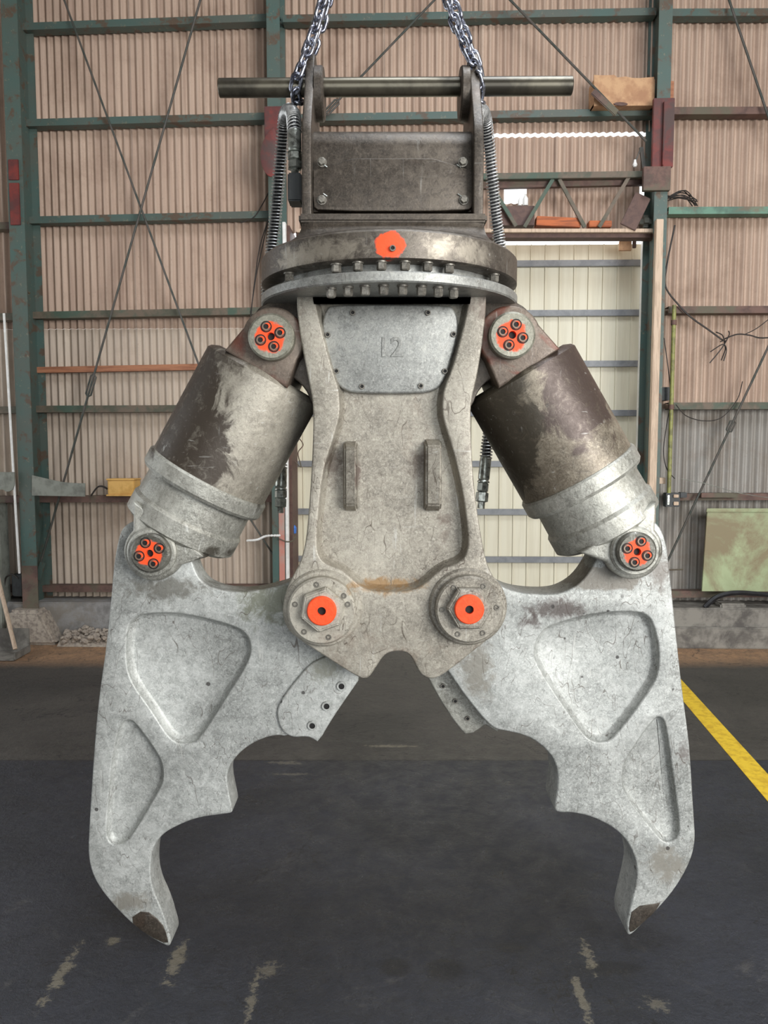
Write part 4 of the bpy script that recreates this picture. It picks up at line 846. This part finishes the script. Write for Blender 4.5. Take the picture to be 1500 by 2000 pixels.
# ---- hoses
def hose(pts, r_s, name_label, start=0.0, end=1.0, fit_end=True):
    sp = spline(pts, 24); hs = MB().tube(sp, .0155, 10).build('hydraulic_hose', M_RUBBER, SH); hs['label'] = name_label
    L = [0.0]
    for i in range(1, len(sp)): L.append(L[-1] + (sp[i] - sp[i - 1]).length)
    turns = int(L[-1] / .0112); n = turns * 11; path = []; j = 0; nrm = None
    for i in range(n + 1):
        s_ = L[-1] * i / n
        while j < len(L) - 2 and L[j + 1] < s_: j += 1
        f = (s_ - L[j]) / max(L[j + 1] - L[j], 1e-9); p = sp[j].lerp(sp[j + 1], f); t = (sp[j + 1] - sp[j]).normalized()
        if nrm is None: nrm = t.orthogonal().normalized()
        nrm = (nrm - t * nrm.dot(t)).normalized(); b = t.cross(nrm); a = 2 * PI * i / 11
        path.append(p + (nrm * math.cos(a) + b * math.sin(a)) * r_s)
    MB().tube(path, .0023, 5).build('spring_guard', M_SPRING, hs, ang=60)
    return hs
YH = 2.62
h1 = hose([P(575, 262, 2.44), P(574, 238, 2.46), P(572, 222, 2.52), P(563, 217, 2.60), P(556, 232, 2.70), P(550, 290, 2.76), P(543, 360, 2.80), P(536, 440, 2.84), P(527, 520, 2.86), P(522, 570, 2.86), P(530, 700, 2.86), P(545, 850, 2.80), P(549, 915, 2.78)], .0215, 'left armoured hose')
h2 = hose([P(928, 262, 2.50), P(932, 228, 2.56), P(940, 216, 2.64), P(948, 235, 2.72), P(955, 290, 2.78), P(962, 360, 2.82), P(969, 430, 2.86), P(976, 480, 2.88), P(985, 600, 2.86), P(970, 760, 2.82), P(953, 860, 2.80), P(949, 895, 2.80)], .0215, 'right armoured hose')
def fitting(pts, par):
    a, b = Vector(pts[0]), Vector(pts[1]); ax = (b - a).normalized(); L = (b - a).length
    MB().lathe([(0, .019), (L * .05, .021), (L * .42, .021), (L * .45, .018), (L * .48, .022), (L * .5, .022)], a, ax, 24).build('ferrule', M_FIT, par, ang=30)
    MB().lathe([(L * .5, .016), (L * .52, .022), (L * .66, .022), (L * .68, .016)], a, ax, 6).build('hex_fitting', M_FIT, par, ang=20)
    MB().lathe([(L * .68, .017), (L * .70, .023), (L * .86, .023), (L * .88, .013), (L, .013)], a, ax, 6, ph=.4).build('hex_fitting', M_FIT, par, ang=20)
fitting((P(549, 912, 2.78), P(548, 1002, 2.76)), h1); fitting((P(949, 892, 2.80), P(939, 993, 2.78)), h2)
fitting((P(575, 256, 2.44), P(576, 342, 2.43)), h1)
a = P(563, 341, 2.43); b = P(590, 396, 2.43); MB().box((a.x, 2.41, b.z), (b.x, 2.48, a.z)).build('hose_block', M_BLOCK, h1, bevel=.004)

# ------------------------------------------------------------------ lifting bar and chains
a = P(428, 172, BY); b = P(1117, 168, BY)
m = MB().lathe([(0, .010), (0, .0265), (.002, .0285), ((b - a).length - .002, .0285), ((b - a).length, .0265), ((b - a).length, .010), ((b - a).length - .05, .010), ((b - a).length - .05, 0)], a, b - a, 48)
bar = m.build('lifting_bar', M_BARTOP, ang=30); tag(bar, 'long round steel bar through the top brackets of the shear', 'bar')
def linkmesh():
    m = MB(); pts = []; r = .0140; L = .0210
    for i in range(13): an = PI * i / 12; pts.append(Vector((r * math.cos(an), 0, L * .62 + r * math.sin(an))))
    for i in range(13): an = PI + PI * i / 12; pts.append(Vector((r * math.cos(an), 0, -L * .62 + r * math.sin(an))))
    pts.append(pts[0]); vs = []; fs = []; n = 8; rr = .0062
    for i in range(len(pts) - 1):
        t = (pts[(i + 1) % 26] - pts[i - 1 if i else 25]).normalized(); nn = Vector((0, 1, 0)); bb = t.cross(nn)
        for k in range(n): an = 2 * PI * k / n; vs.append(pts[i] + (nn * math.cos(an) + bb * math.sin(an)) * rr)
    q = len(pts) - 1
    for i in range(q):
        for k in range(n): fs.append((i * n + k, i * n + (k + 1) % n, ((i + 1) % q) * n + (k + 1) % n, ((i + 1) % q) * n + k))
    m.add(vs, fs); me = m.mesh('chain_link', ang=60); me.materials.append(M_CHAIN); return me
ME_LINK = linkmesh()
def chain(pts, label):
    sp = spline(pts, 30); e = empty('lifting_chain', sp[len(sp) // 2], label, 'chain', 'lifting chains')
    step = .0385; acc = 0.0; nxt = 0.0; k = 0
    for i in range(1, len(sp)):
        d = (sp[i] - sp[i - 1]); l = d.length
        while nxt <= acc + l:
            p = sp[i - 1] + d * ((nxt - acc) / l); o = bpy.data.objects.new('chain_link', ME_LINK); link(o, e, p)
            qt = d.normalized().to_track_quat('Z', 'X'); o.rotation_mode = 'QUATERNION'; o.rotation_quaternion = qt @ Matrix.Rotation((PI / 2 if k % 2 else 0) + .6 + random.uniform(-.2, .2), 3, 'Z').to_quaternion()
            nxt += step; k += 1
        acc += l
for (xb_, xt_, lb) in ((579, 632, 'shiny steel chain hooked round the left part of the lifting bar'), (937, 876, 'shiny steel chain hooked round the right part of the lifting bar')):
    dx = (xt_ - xb_); C_ = P(xb_, 170, BY); rr = .036; pts = [P(xt_ + dx * .55, -150, BY - .03), P(xt_ - 2, 0, BY - .035), P(xb_ + dx * .5, 85, BY - .04), P(xb_ + dx * .10, 140, BY - .05)]
    for an in (200, 235, 270, 305, 340): r_ = math.radians(an); pts.append(C_ + Vector((0 if an < 280 else .004, rr * math.cos(r_), rr * math.sin(r_) - .004)))
    pts += [P(xb_ + dx * .12 + 4, 140, BY + .05), P(xb_ + dx * .5 + 9, 85, BY + .03), P(xt_ + 8, 0, BY + .02), P(xt_ + dx * .55 + 8, -150, BY + .01)]
    chain(pts, lb)
